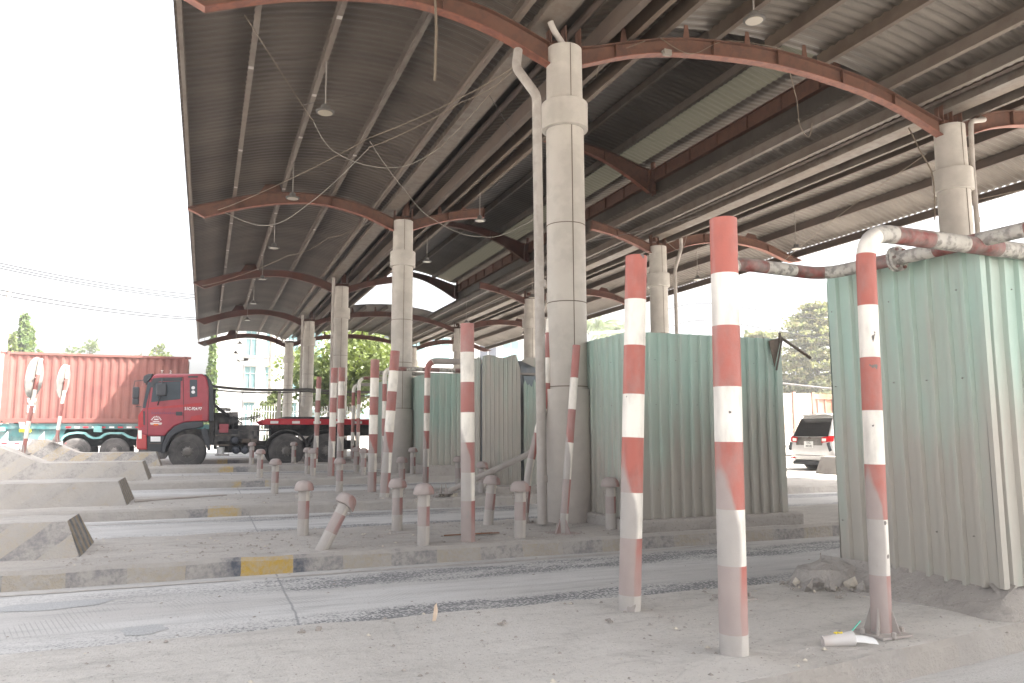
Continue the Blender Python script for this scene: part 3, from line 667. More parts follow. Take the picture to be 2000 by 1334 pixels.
pole(665, 921, 20.0, .39, 3.08, .085, 'right one of two close striped poles before the third column')
pole(617, 905, 23.8, .49, 3.1, .075, 'farthest slim striped pole in front of the red flatbed trailer', None, (.05, 0))
pole(1097, 1048, 8.62, .18, 2.5, .050, 'scuffed dusty pole leaning against the foot of the tallest column', None, (.27, .1), foot=True, bl=.42)
def fillet(P, R=.22, n=6):
    P = [Vector(p) for p in P]; out = [P[0]]
    for i in range(1, len(P)-1):
        d0 = (P[i-1]-P[i]); d1 = (P[i+1]-P[i]); rr = min(R, d0.length*.45, d1.length*.45)
        a = P[i]+d0.normalized()*rr; b_ = P[i]+d1.normalized()*rr
        for k in range(n+1): t = k/n; out.append(a.lerp(P[i], t).lerp(P[i].lerp(b_, t), t))
    out.append(P[-1]); return out
def hoop(P, r, label, step=.36, mats=('pr', 'pw', 'rr', 'rw'), flange=None, foot=True, start=1, phase=0., group='striped pipe hoops guarding the booths', hz=None):
    """pipe through corner points P (foot first), painted in bands measured from the elbow"""
    path = fillet(P); # resample with band boundaries
    fine = []; d = 0; tot = 0
    segs = []
    for a, b_ in zip(path, path[1:]): segs.append((a, b_, (b_-a).length)); tot += (b_-a).length
    pts = []; acc = 0
    cuts = [0]; t = phase
    while t < tot:
        if t > 0: cuts.append(t)
        t += step
    marks = set(); allc = sorted(set([round(c, 4) for c in cuts]+[round(tot, 4)]))
    run = 0; stops = [0.]
    for a, b_, L in segs: run += L; stops.append(round(run, 4))
    allt = sorted(set(allc+stops))
    def at(t):
        run = 0
        for a, b_, L in segs:
            if t <= run+L+1e-6: return a.lerp(b_, max(0, min(1, (t-run)/L)))
            run += L
        return path[-1]
    pts = []; ts = []
    for t in allt:
        if pts and t-ts[-1] < .004: continue
        pts.append(at(t)); ts.append(t)
    def mf(i):
        t = (ts[i]+ts[i+1])/2; k = int((t-phase)//step)+start
        hor = abs((pts[i+1]-pts[i]).normalized().z) < .5
        return (k % 2)+(2 if hor else 0)
    m = MB().tube(pts, r, 22, mfn=mf)
    if flange is not None:
        c, ax = flange; c = Vector(c); ax = Vector(ax).normalized()
        for s_ in (-.014, .014): m.tube([c+ax*(s_-.011), c+ax*(s_+.011)], r*1.85, 22, mi=3)
        u = ax.cross(Vector((0, 0, 1))).normalized(); w = ax.cross(u)
        for k in range(6):
            a = k*math.pi/3; q = c+(u*math.cos(a)+w*math.sin(a))*r*1.45; m.tube([q-ax*.045, q+ax*.045], .012, 6, mi=2)
    if foot:
        X, Y, zb = P[0][0], P[0][1], P[0][2]
        for a in range(4):
            R = Matrix.Rotation(a*math.pi/2+.5, 3, 'Z')
            vs = [R @ Vector(v) for v in ((r-.002, -.006, .16), (r-.002, .006, .16), (r+.05, .006, .0), (r+.05, -.006, .0), (r-.01, .006, 0), (r-.01, -.006, 0))]
            m.add([v+Vector((X, Y, zb+.012)) for v in vs], [(0, 1, 2, 3), (0, 3, 5), (1, 4, 2), (0, 5, 4, 1), (3, 2, 4, 5)], 4)
            q = R @ Vector((r+.03, r+.03, 0)); m.lathe((X+q.x, Y+q.y, zb), [(.016, .01), (.016, .04), (.01, .045)], 6, mi=4)
        m.box((X, Y, zb+.008), (.25, .25, .014), 4)
    o = m.build('pipe_hoop', [MT[k] for k in mats]+[MT['dustpipe']], smooth=True, loc=tuple(P[0])); return tag(o, label, 'guard pipe', group)
hoop([(4.12, 3.9, .10), (4.17, 3.9, 2.77), (9.0, 3.95, 2.77)], .064, 'near striped hoop pipe bending over the large green booth at right', .355, ('nr', 'nw', 'rr', 'rw'), start=0, phase=.02)
hoop([(3.93, 5.15, .10), (3.95, 5.15, 2.80), (5.10, 5.25, 2.80), (5.20, 4.5, 2.80), (5.36, 3.5, 2.82)], .056, 'rusty striped pipe with bolted flange behind the thickest pole', .33, flange=((5.20, 4.55, 2.80), (.06, -.75, .01)), start=0, phase=.1)
hoop([(4.05, 9.75, .18), (4.12, 9.75, .9), (4.42, 9.8, 1.9), (4.5, 9.85, 3.0)], .052, 'bent striped pipe leaning behind the nearest downpipe', .36, start=0, phase=.15)
hoop([(3.98, 13.3, .33), (5.3, 12.9, .95), (5.9, 12.8, 1.25)], .052, 'dusty pipe knocked over, lying across in front of the torn booth', 5., ('dustpipe',)*4, foot=True)
hoop([(4.20, 15.3, .28), (4.22, 15.3, 2.88), (8.0, 15.3, 2.86)], .062, 'dusty hoop pipe bending right above the torn grey booth', .36, ('pr', 'pw', 'dustpipe', 'dustpipe'), start=0, phase=.08)
hoop([(4.05, 18.6, .39), (4.05, 18.6, 2.98), (7.6, 18.6, 2.96)], .055, 'striped hoop pipe passing in front of the second column', .42, start=0, phase=.1)
hoop([(4.1, 20.1, .39), (4.1, 20.1, 2.98), (7.6, 20.1, 2.96)], .055, 'striped hoop pipe behind the second column', .42, start=1, phase=.1)
hoop([(4.33, 23.5, .49), (4.33, 23.5, 3.08), (7.6, 23.5, 3.06)], .055, 'far slim striped hoop right of the third column, right one', .42, start=0, phase=.1)
hoop([(4.38, 24.7, .49), (4.38, 24.7, 2.95), (7.6, 24.7, 2.94)], .055, 'far slim striped hoop right of the third column, left one', .42, ('pr', 'pw', 'dustpipe', 'dustpipe'), start=0, phase=.1)
# ------------------------------------------------------------------ bollards
def mushroom(X, Y, zb, label, tilt=(0, 0), h=.66, r=.067, mats=('br', 'bw', 'bcap'), dented=False, cap=True, rot=0):
    root = empty('mushroom_bollard', (X, Y, zb))
    pts = []; idx = []
    fr = [-.05, .21, .42, h-.10]
    zs = []
    for i in range(3):
        for k in range(3): zs.append(fr[i]+(fr[i+1]-fr[i])*k/3); idx.append((i+1) % 2)
    zs.append(fr[-1])
    m = MB().tube([(0, 0, z) for z in zs], r, 24, mfn=lambda i: idx[i])
    o1 = m.build('post', [MT[mats[0]], MT[mats[1]]], root, True)
    if cap:
        R = r*1.72
        pr = [(r*.9, h-.125), (R*.96, h-.12), (R, h-.11), (R*.985, h-.085), (R*.93, h-.06), (R*.82, h-.035), (R*.64, h-.014), (R*.4, h-.003), (R*.12, h)]
        m = MB().lathe((0, 0, 0), pr, 30)
        if dented:
            m.v = [(x, y, z-(.03 if (x > .02 and y < 0) else 0)*min(1, abs(x)*12)) for x, y, z in m.v]
            m.v = [(x, y, z+.018*mnoise.noise((x*14, y*14, 0))) if z < h-.07 else (x, y, z) for x, y, z in m.v]
        m.build('cap', MT[mats[2]], root, True)
    # chain eye
    e = MB()
    for sx in (-1, 1):
        e.tube([(sx*(r-.003), 0, h-.17), (sx*(r+.022), 0, h-.165), (sx*(r+.03), 0, h-.185), (sx*(r+.018), 0, h-.205), (sx*(r-.003), 0, h-.20)], .005, 6)
    e.build('chain_eye', MT['dustpipe'], root, True)
    root.rotation_euler = (tilt[1], tilt[0], rot)
    return tag(root, label, 'bollard', 'mushroom headed bollards')
BL = [(596, 9.6, 1, 'upright mushroom bollard just left of the toppled one'), (2, 0, 0, ''),]
def bx_(px, Y, k, label, **kw): return mushroom(gx(px, Y), Y, ISL[k][2], label, **kw)
bx_(597, 9.6, 1, 'upright bollard directly behind the strongly tilted bollard')
mushroom(1.19, 8.42, .17, 'strongly tilted bollard with dented cap near the painted kerb', tilt=(.47, -.05), h=.65, dented=True)
bx_(778, 9.62, 1, 'bollard with clear red band, behind and left of the lone striped pole')
bx_(829, 8.35, 1, 'greyish bollard just left of the lone striped pole, closest to the kerb', h=.67)
bx_(953, 9.75, 1, 'slightly tilted bollard just right of the lone striped pole', tilt=(.10, 0))
bx_(1015, 8.45, 1, 'all dusty bollard beside the leaning pole before the tallest column', h=.66)
bx_(1190, 8.7, 1, 'grey dusty bollard between the tallest column and the green booth')
bx_(540, 15.2, 2, 'bollard left of the pair near the flatbed wheels, second island, leftmost')
bx_(665, 15.2, 2, 'bollard in front of the close pair of striped poles')
bx_(896, 15.1, 2, 'bollard half hidden behind the lone striped pole')
bx_(942, 13.7, 2, 'broken topless bollard in front of the torn grey booth', cap=True, dented=True, h=.6)
bx_(786, 15.3, 2, 'bollard at the foot of the second column, left one')
bx_(510, 18.55, 3, 'bollard below the spare tanks of the red truck')
bx_(602, 19.9, 3, 'rear one of two overlapping bollards beside the truck wheel')
bx_(613, 18.6, 3, 'front one of two overlapping bollards beside the truck wheel')
bx_(697, 19.9, 3, 'rear one of two bollards left of the dusty striped pole')
bx_(711, 18.5, 3, 'front one of two bollards left of the dusty striped pole')
bx_(807, 18.6, 3, 'bollard right of the second column near the far green booth')
bx_(493, 23.8, 4, 'far left small bollard in front of the red truck steps')
bx_(575, 24.1, 4, 'far small bollard in front of the truck rear wheel')
# ------------------------------------------------------------------ concrete blocks and sign posts
def block(k, hgt, label):
    y0 = ISL[k][0]+.62; y1 = ISL[k][1]-.45 if k < 4 else ISL[k][1]-.2; z0 = ISL[k][2]-.02
    root = empty('concrete_barrier', (-1.2, (y0+y1)/2, z0)); tag(root, label, 'concrete barrier', 'sloped concrete crash blocks on the islands')
    prof = [(-1.08, 0), (-1.24, hgt), (-3.15, hgt), (-4.0, hgt+.37), (-4.35, hgt+.37), (-4.6, 0)]
    n = 40; m = MB()
    rings = []
    top = lambda x: hgt if x > -3.15 else (hgt+.37*(-3.15-x)/.85 if x > -4 else hgt+.37)
    xs_ = [-1.24-(4.35-1.24)*i/n for i in range(n+1)]
    L = []
    for i, x in enumerate(xs_):
        w = .16 if k < 2 else .14
        jj = .010*mnoise.noise((x*5, k, 1)); t_ = top(x)+jj*.5
        xb = x
        if i == 0: xb = -1.08
        if i == n: xb = -4.6
        L.append([(xb, y0-.03+jj, 0), (x, y0+w+jj, t_), (x, y1-w, t_), (xb, y1+.03, 0)])
    for r_ in L: m.v += [(a-(-1.2), b_-(y0+y1)/2, c) for a, b_, c in r_]
    for i in range(n):
        for q in range(3): m.f.append((i*4+q, i*4+q+1, (i+1)*4+q+1, (i+1)*4+q)[::-1]); m.m.append(0 if q == 0 else 1)
    m.f.append((0, 1, 2, 3)[::-1]); m.m.append(2); b_ = n*4; m.f.append((b_, b_+1, b_+2, b_+3)); m.m.append(3)
    o = m.build('block', [MT['blk'][min(k-1, 3)], MT['island'], MT['blkend'], MT['blknose']], root, bevel=.006)
    return root
block(1, .37, 'nearest concrete block with faded diagonal stripes at the lower left')
block(2, .40, 'plain grey dusty concrete block, second from the camera')
block(3, .42, 'dusty concrete block carrying the nearer round sign post, third from the camera')
block(4, .42, 'farthest concrete block with yellow stripes in front of the truck cab')
MT['signback'] = dusty('sign_back', (.36, .355, .34), (.30, .295, .285), .25, .45, metal=.3)
def roundsign(X, Y, zb, ztop, lean, label, rad=.46):
    root = empty('road_sign', (X, Y, zb)); tag(root, label, 'road sign', 'round signs on the concrete blocks')
    H = ztop-zb
    pts, idx = bandpath((0, 0, 0), (lean, 0, H), [.17, .33, .50, .66, .84])
    MB().tube(pts, .045, 16, mfn=lambda i: (idx[i]+1) % 2).build('pole', [MT['pr'], MT['pw']], root, True)
    m = MB().box((0, 0, .01), (.3, .3, .02))
    for a in range(4):
        R = Matrix.Rotation(a*math.pi/2+.4, 3, 'Z'); vs = [R @ Vector(v) for v in ((.044, -.006, .2), (.044, .006, .2), (.12, .006, .02), (.12, -.006, .02), (.04, .006, .02), (.04, -.006, .02))]
        m.add(vs, [(0, 1, 2, 3), (0, 3, 5), (1, 4, 2), (0, 5, 4, 1), (3, 2, 4, 5)])
    m.build('base_plate', MT['dustpipe'], root)
    cz = H-rad+.03; cx = lean*.8-.06
    R = Matrix.Rotation(math.radians(-10), 3, 'Z') @ Matrix.Rotation(math.radians(6), 3, 'Y')
    m = MB().lathe((cx, .02, cz), [(rad, -.012), (rad, .012)], 40, axis='x', R=R)
    m.build('sign_disc', MT['signback'], root, True)
    m = MB().tube([(cx+.012+.02, -.15, cz), (cx+.03, .15, cz)], .012, 6); m.build('bracket', MT['dustpipe'], root)
roundsign(gx(47, 19.6), 19.6, .97, 3.06, .22, 'nearer tilted round sign seen from behind, left of the container marking')
roundsign(gx(111, 24.0), 24.0, 1.17, 3.27, .16, 'farther round sign on a striped post in front of the red container')
# ------------------------------------------------------------------ booths
def rib(t):                          # trapezoidal profile over one pitch
    return 0 if t < .5 else ((t-.5)/.1 if t < .6 else (1 if t < .78 else (1-(t-.78)/.1 if t < .88 else 0)))
def cladding(p0, p1, zb, zt, mat, parent, pitch=.155, amp=.030, topf=None, botf=None, wob=.012, name='cladding_sheet', nz=8, lean=0., seed=0):
    p0, p1 = Vector((*p0, 0)), Vector((*p1, 0)); d = p1-p0; L = d.length; d.normalize(); nrm = Vector((d.y, -d.x, 0))
    ts = []; t = 0
    while t < L:
        for q in (0, .25, .5, .6, .69, .78, .88): ts.append(t+q*pitch)
        t += pitch
    ts = [t for t in ts if t < L]+[L]
    m = MB()
    for t in ts:
        a = zb if botf is None else botf(t/L); b_ = zt if topf is None else topf(t/L)
        for k in range(nz+1):
            z = a+(b_-a)*k/nz
            o = amp*rib((t/pitch) % 1)+wob*mnoise.noise((t*1.7+seed, z*1.3, seed))+lean*(z-zb)
            p = p0+d*t+nrm*o; m.v.append((p.x-parent.location.x, p.y-parent.location.y, z-parent.location.z))
    W = nz+1
    for i in range(len(ts)-1):
        for k in range(nz): a = i*W+k; m.f.append((a, a+W, a+W+1, a+1)); m.m.append(0)
    # screws
    s = 0
    for z in (zb+.35, (zb+zt)/2+.25, zt-.35):
        t = pitch*.25
        while t < L-.05:
            if random.random() < .6:
                p = p0+d*t+nrm*(.004+lean*(z-zb)); c = (p.x-parent.location.x, p.y-parent.location.y, z-parent.location.z)
                m.box(c, (.009, .009, .009), 1)
            t += pitch*2
    return m.build(name, [mat, MT['screw']], parent)
def booth(k, x0, x1, y0, y1, zb, zt, label, mat, pl=True, sheets=True):
    root = empty('toll_booth', (x0, y0, zb)); tag(root, label, 'toll booth', 'toll booths clad in green corrugated sheet')
    m = MB()
    if pl:
        m.b2(-.12, x1-x0+.15, -.14, y1-y0+.1, ISL[k][2]-zb-.05, 0)
        m.build('plinth', MT['conc'], root, bevel=.03)
    m = MB().b2(.12, x1-x0-.12, .12, y1-y0-.12, .002, zt-zb-.12)
    m.build('cabin', MT['cabin'], root)
    if sheets:
        cladding((x0, y1), (x0, y0), zb, zt, mat, root, seed=k*3)
        cladding((x0, y0-.004), (x1, y0-.004), zb, zt, mat, root, seed=k*3+1)
        cladding((x1, y0), (x1, y1), zb, zt, mat, root, seed=k*3+2)
        cladding((x1, y1+.004), (x0, y1+.004), zb, zt, mat, root, seed=k*3+5)
    return root
MT['cabin'] = dusty('cabin_panel', (.18, .22, .26), (.14, .17, .2), .4, .6); MT['glass'] = flat('grimy_glass', (.16, .20, .23), .25)
b0 = empty('toll_booth', (5.36, 4.02, .27)); tag(b0, 'large clean green sheet-clad booth at the right edge of the frame', 'toll booth', 'toll booths clad in green corrugated sheet')
MB().b2(.14, 4.4, .14, 1.5, .002, 2.35).build('cabin', MT['cabin'], b0)
cladding((5.30, 5.42), (5.395, 4.02), .27, 2.84, MT['clad'], b0, pitch=.15, seed=1, nz=10, botf=lambda t: .16+.11*t)
cladding((5.392, 4.012), (9.8, 4.06), .27, 2.84, MT['clad'], b0, pitch=.165, seed=2, nz=10, topf=lambda t: 2.85)
cladding((9.8, 4.06), (9.7, 5.42), .27, 2.78, MT['clad'], b0, seed=3); cladding((9.7, 5.43), (5.30, 5.43), .27, 2.78, MT['clad'], b0, seed=4)
m = MB().b2(.018, .034, -.05, -.012, .0, 2.565).b2(.034, .075, -.05, -.040, .0, 2.565); m.build('corner_flashing', MT['clad'], b0)
# dusty plinth mound under booth 0
m = MB(); n = 60; W = 9
for i in range(n+1):
    s_ = i/n
    if s_ < .3: c = Vector((5.10+.25*(s_/.3), 5.55-1.6*(s_/.3), 0)); nr = Vector((-1, -.12, 0))
    elif s_ < .4:
        a = (s_-.3)/.1; c = Vector((5.35, 3.95, 0)); nr = Vector((-math.cos(a*math.pi/2), -math.sin(a*math.pi/2), 0))
    else: c = Vector((5.35+4.6*(s_-.4)/.6, 3.95, 0)); nr = Vector((0, -1, 0))
    for q in range(W):
        t = q/(W-1); wd = .42*(1-.55*min(1, max(0, s_-.3)*8)); o = wd*t
        z = (.30-.20*(t**.8))+.03*mnoise.noise((c.x*6+t*3, c.y*6, 2))*(.3+t); p = c+nr*(o-.12)
        m.v.append((p.x-5.36, p.y-4.02, z-.27 if q < W-1 else -.27))
for i in range(n):
    for q in range(W-1): a = i*W+q; m.f.append((a, a+W, a+W+1, a+1)); m.m.append(0)
m.build('plinth', MT['conc'], b0, True)
b1 = booth(1, 4.97, 7.35, 8.42, 9.9, .33, 2.67, 'wide green booth behind the two near striped poles', MT['clad'])
m = MB(); m.prism([(2.12, 2.30), (2.33, 2.36), (2.20, 1.95)], -.07, -.06); m.build('torn_flap', MT['gut'], b1)
m = MB(); m.tube([(2.30, -.08, 2.36), (2.75, -.15, 2.08)], .022, 4); m.tube([(2.33, -.09, 2.34), (2.2, -.10, 1.9)], .016, 4); m.tube([(2.30, -.08, 2.28), (2.30, -.08, 2.42)], .02, 5); m.build('loose_flashing', MT['purlin'], b1)
# torn booth on the second island
b2 = empty('toll_booth', (4.98, 13.75, .42)); tag(b2, 'torn grey-green booth showing its blue cabin window beside the tallest column', 'toll booth', 'toll booths clad in green corrugated sheet')
MB().b2(-.1, 2.4, -.45, 1.4, -.2, 0).build('plinth', MT['conc'], b2, bevel=.03)
MB().b2(.25, 2.2, .15, 1.3, .002, 2.38).build('cabin', MT['cabin'], b2)
m = MB(); m.b2(.72, 1.35, .115, .148, 1.80, 2.30); fr_ = m.build('window', MT['cabin'], b2)
MB().b2(.78, 1.29, .100, .113, 1.86, 2.08).build('pane', MT['glass'], fr_)
MB().b2(.70, 1.40, .05, .10, 2.10, 2.14).build('sill', MT['dustpipe'], fr_)
cladding((4.94, 13.95), (5.60, 13.62), .42, 2.92, MT['clad3'], b2, pitch=.085, amp=.014, seed=8, botf=lambda t: .42, topf=lambda t: 2.86+.03*math.sin(t*9)-(0 if t < .9 else (t-.9)*3), wob=.03, lean=.02)
cladding((5.66, 13.60), (6.5, 13.42), .42, 2.4, MT['clad2'], b2, pitch=.13, amp=.02, seed=9, topf=lambda t: 2.33+.05*math.sin(t*31)+.04*math.sin(t*57), wob=.05, lean=-.02)
cladding((6.5, 13.42), (7.4, 13.4), .42, 2.7, MT['clad2'], b2, seed=10); cladding((4.92, 15.0), (4.92, 13.97), .42, 2.86, MT['clad3'], b2, seed=11)
m = MB(); m.prism([(.66, 2.36), (.80, 2.44), (1.2, 2.40), (1.12, 2.30), (.95, 2.24)], -.06, -.05); m.prism([(1.2, 2.36), (1.3, 2.48), (1.5, 2.35)], -.02, -.01); m.build('torn_flap', MT['clad3'], b2)
booth(3, 5.08, 7.5, 18.25, 19.95, .62, 2.86, 'green booth right of the second column with straight clean ribs', MT['clad2'])
booth(4, 5.1, 7.5, 23.45, 24.8, .66, 3.0, 'narrow strip of far green booth behind the leaning striped pole', MT['clad2'])
# ------------------------------------------------------------------ debris
def rubble(cx, cy, z, n, sx, sy, smin, smax, seed):
    m = MB(); r_ = random.Random(seed)
    for i in range(n):
        s = smin+(smax-smin)*r_.random()**3; x, y = cx+r_.gauss(0, sx), cy+r_.gauss(0, sy)
        R = Matrix.Rotation(r_.random()*6, 3, 'Z') @ Matrix.Rotation(r_.random()*3, 3, 'X')
        vs = [R @ Vector(v)*s*r_.uniform(.6, 1.2) for v in ((1, 0, 0), (-1, .2, 0), (0, 1, .1), (.1, -1, 0), (0, 0, .8), (.1, 0, -.8))]
        m.add([v+Vector((x, y, z+s*.35)) for v in vs], [(0, 2, 4), (2, 1, 4), (1, 3, 4), (3, 0, 4), (2, 0, 5), (1, 2, 5), (3, 1, 5), (0, 3, 5)], r_.choice((0, 0, 0, 1)))
    return m
MT['stone'] = flat('stone_chips', (.30, .27, .245), .9, 0, .4, 20); MT['stone2'] = flat('pale_chips', (.50, .45, .38), .9, 0, .3, 20)
allm = MB()
rr = random.Random(5)
for k, (y0, y1, zt) in enumerate(ISL[:5]):
    for i in range({0: 700, 1: 1500, 2: 500, 3: 260, 4: 120}[k]):
        x = rr.uniform(-1.5, 7.5) if k else rr.uniform(-2, 6.2); y = rr.uniform(y0+.08, y1-.05)
        s = .0045+.018*rr.random()**4+(.002*k)
        R = Matrix.Rotation(rr.random()*6, 3, 'Z')
        vs = [R @ Vector(v)*s for v in ((1, 0, 0), (-1, .2, 0), (0, 1, .1), (.1, -.9, 0), (0, 0, .7))]
        allm.add([v+Vector((x, y, zt+.012)) for v in vs], [(0, 2, 4), (2, 1, 4), (1, 3, 4), (3, 0, 4)], rr.choice((0, 0, 0, 1)))
for i in range(260):
    yl = rr.choice((6., 7.9, 7.2, 6.6, 12., 12.6)); x = rr.uniform(-2, 8); y = yl+rr.gauss(0, .15); s = .004+.012*rr.random()**3
    R = Matrix.Rotation(rr.random()*6, 3, 'Z'); vs = [R @ Vector(v)*s for v in ((1.6, 0, 0), (-1.4, .2, 0), (0, 1, .1), (.1, -.9, 0), (0, 0, .6))]
    allm.add([v+Vector((x, y, rz(y)+.002)) for v in vs], [(0, 2, 4), (2, 1, 4), (1, 3, 4), (3, 0, 4)], 0)
o = allm.build('gravel', [MT['stone'], MT['stone2']]); o['kind'] = 'stuff'
m = rubble(5.0, 5.22, .12, 170, .20, .14, .015, .085, 3)
nb = len(m.v)
q = MB().lathe((0, 0, 0), [(.34, -.02), (.3, .07), (.22, .15), (.1, .20), (.02, .21)], 18)
q.v = [(x*1.2+5.05+.06*mnoise.noise((x*5, y*5, z*9)), y*.8+5.32, z+.09+.03*mnoise.noise((x*9, y*9, 3))) for x, y, z in q.v]
m.add(q.v, q.f, 2); m.tube([(5.0, 5.35, .2), (5.0, 5.35, .36)], .006, 5, mi=0)
tag(m.build('rubble_heap', [MT['conc'], MT['stone2'], MT['conc']]), 'heap of broken concrete at the corner of the large green booth', 'rubble')
m = rubble(gx(590, 23.9), 23.9, .5, 26, .12, .08, .03, .10, 4)
tag(m.build('rubble_heap', [MT['stone'], MT['stone2']]), 'small pile of broken stones beside the far bollard and truck wheel', 'rubble')
m = rubble(gx(868, 13.35), 13.35, .27, 22, .10, .06, .02, .08, 8); tag(m.build('rubble_heap', [MT['stone'], MT['stone2']]), 'clods heaped at the foot of the knocked-over pipe', 'rubble')
# rebar + iron strip, plank, leaf, crumpled papers
MT['rust'] = flat('rust', (.20, .10, .06), .85, 0, .3, 30); MT['wood'] = flat('dry_leaf', (.55, .44, .34), .8, 0, .2, 30)
m = MB(); a = onY(845, 1036, 9.0); m.b2(0, .42, -.012, .012, 0, .01); m.build
pr_ = MB().tube([(2.66, 8.85, .205), (3.25, 8.82, .21)], .009, 6); pr_.b2(2.9, 3.35, 8.83, 8.89, .199, .206)
tag(pr_.build('iron_strip', MT['rust']), 'rusty iron strip lying between the bollards on the middle island', 'scrap metal')
pl_ = MB(); pl_.tube([(-1.02, 14.25, .30), (.42, 14.72, .32)], [.028, .012], 6)
tag(pl_.build('pole_stick', MT['dustpipe'], smooth=True), 'long thin stick lying right of the plain grey concrete block', 'stick')
m = MB(); m.add([(1.53, 5.36, .09), (1.555, 5.36, .088), (1.572, 5.365, .16), (1.563, 5.37, .215), (1.545, 5.36, .20), (1.533, 5.355, .14)], [(0, 1, 2, 3, 4, 5)])
m.tube([(1.54, 5.36, .08), (1.545, 5.36, .13)], .004, 5)
tag(m.build('dry_leaf', MT['wood']), 'single dry leaf standing upright on the near island edge', 'leaf')
m = MB()
for (px, py) in ((590, 1240), (1640, 1170), (980, 1222), (1190, 1218), (620, 1233)):
    r_ = ray(px, py); t = (.10-CZ)/r_.z; x, y = r_.x*t, r_.y*t
    for j in range(4):
        an = rr.random()*6; m.box((x+rr.gauss(0, .012), y+rr.gauss(0, .012), .108+.006*j), (.035, .02, .008), 0, Matrix.Rotation(an, 3, 'Z') @ Matrix.Rotation(rr.uniform(-.5, .5), 3, 'X'))
o = m.build('dirt_clods', MT['stone']); o['kind'] = 'stuff'
# drink cup
cup = empty('drink_cup', (3.66, 3.80, .135)); tag(cup, 'crushed plastic drink cup with green straw lying near the front hoop foot', 'litter')
def trans(name, c, a):
    m, t, n, l, p = nt(name); p.inputs['Base Color'].default_value = (*c, 1); p.inputs['Roughness'].default_value = .25; p.inputs['Alpha'].default_value = a; return m
MT['plas'] = trans('clear_plastic', (.75, .72, .70), .62); MT['tea'] = flat('tea_residue', (.34, .17, .08), .4); MT['bag'] = trans('white_bag', (.82, .82, .82), .8); MT['straw'] = flat('green_straw', (.03, .33, .24), .4); MT['yel'] = flat('yellow_print', (.75, .6, .05), .5)
Rc = Matrix.Rotation(math.radians(-22), 3, 'Z') @ Matrix.Rotation(math.radians(84), 3, 'Y')
m = MB().lathe((0, 0, 0), [(.033, -.10), (.036, -.04), (.041, .03), (.046, .09)], 20, R=Rc); m.build('cup_wall', MT['plas'], cup, True)
m = MB().lathe((0, 0, 0), [(.031, -.098), (.0335, -.055)], 20, R=Rc); m.build('residue', MT['tea'], cup, True)
m = MB()
for a in range(5):
    pp = Rc @ Vector((-.0375-.002*(a % 2), -.02+.0, -.03+.012*a)); m.box(pp+Vector((0, -.004, .001)), (.012, .004, .012), 0, Rc)
pts_ = [Rc @ Vector((-.041, y_, z_)) for y_, z_ in ((-.012, -.01), (.008, -.018), (.012, 0), (-.008, .008), (-.012, .022), (.010, .028))]
m = MB().tube(pts_, .0045, 6); m.build('print', MT['yel'], cup)
m = MB(); bn = 8
for i in range(bn+1):
    for j in range(5):
        x = .06+.15*i/bn; y = -.05+.10*j/4-.05*i/bn; z = -.005+.035*math.cos((j-2)*.75)+.006*mnoise.noise((i*1.3, j*1.7, 0))-.02*i/bn
        m.v.append((x, y-.01, z))
for i in range(bn):
    for j in range(4): a = i*5+j; m.f.append((a, a+5, a+6, a+1)); m.m.append(0)
m.build('bag', MT['bag'], cup, True)
MB().tube([(.10, .0, .035), (.24, .06, .075)], .005, 6).build('straw', MT['straw'], cup, True)
# ------------------------------------------------------------------ vehicles
def paint(name, c, rough=.3, coat=.4, var=.1, dustk=-.25):
    m = dusty(name, c, tuple(x*(1-var) for x in c), dustk, rough, bump=0); m.node_tree.nodes['Principled BSDF'].inputs['Coat Weight'].default_value = coat; return m
MT['truckred'] = paint('truck_red', (.33, .04, .06)); MT['truckred2'] = paint('truck_bright_red', (.42, .02, .025)); MT['blackp'] = flat('black_plastic', (.045, .048, .055), .55, 0, .2); MT['chassis'] = dusty('greasy_chassis', (.022, .022, .024), (.05, .048, .045), .05, .6)
MT['tglass'] = flat('cab_glass', (.06, .075, .09), .08); MT['tyre'] = dusty('tyre_rubber', (.035, .034, .034), (.06, .058, .055), .25, .85, dust=(.22, .20, .19)); MT['rim'] = dusty('wheel_rim', (.20, .19, .18), (.12, .11, .10), .2, .5, metal=.5)
MT['whitep'] = flat('white_panel', (.78, .78, .78), .5, 0, .05); MT['lampw'] = flat('headlamp_glass', (.85, .85, .8), .1, 0, .03); MT['orange'] = flat('orange_lens', (.8, .2, .02), .3); MT['tank'] = flat('air_tank_black', (.05, .055, .07), .35); MT['teal'] = dusty('teal_chassis', (.045, .16, .165), (.035, .11, .12), .12, .5); MT['tealL'] = dusty('teal_mudguard', (.19, .44, .43), (.16, .36, .36), .1, .45)
MT['cont'] = dusty('container_red', (.235, .085, .07), (.195, .07, .06), .12, .6, nscale=.8, bump=0, dust=(.28, .15, .12)); MT['redp'] = paint('flatbed_red', (.50, .015, .03)); MT['refl'] = flat('reflective_tape', (.75, .72, .7), .4); MT['yelp'] = flat('yellow_placard', (.75, .62, .02), .5)
MT['textw'] = flat('white_lettering', (.82, .80, .78), .6, 0, .05); MT['textd'] = flat('faded_lettering', (.20, .05, .10), .6)
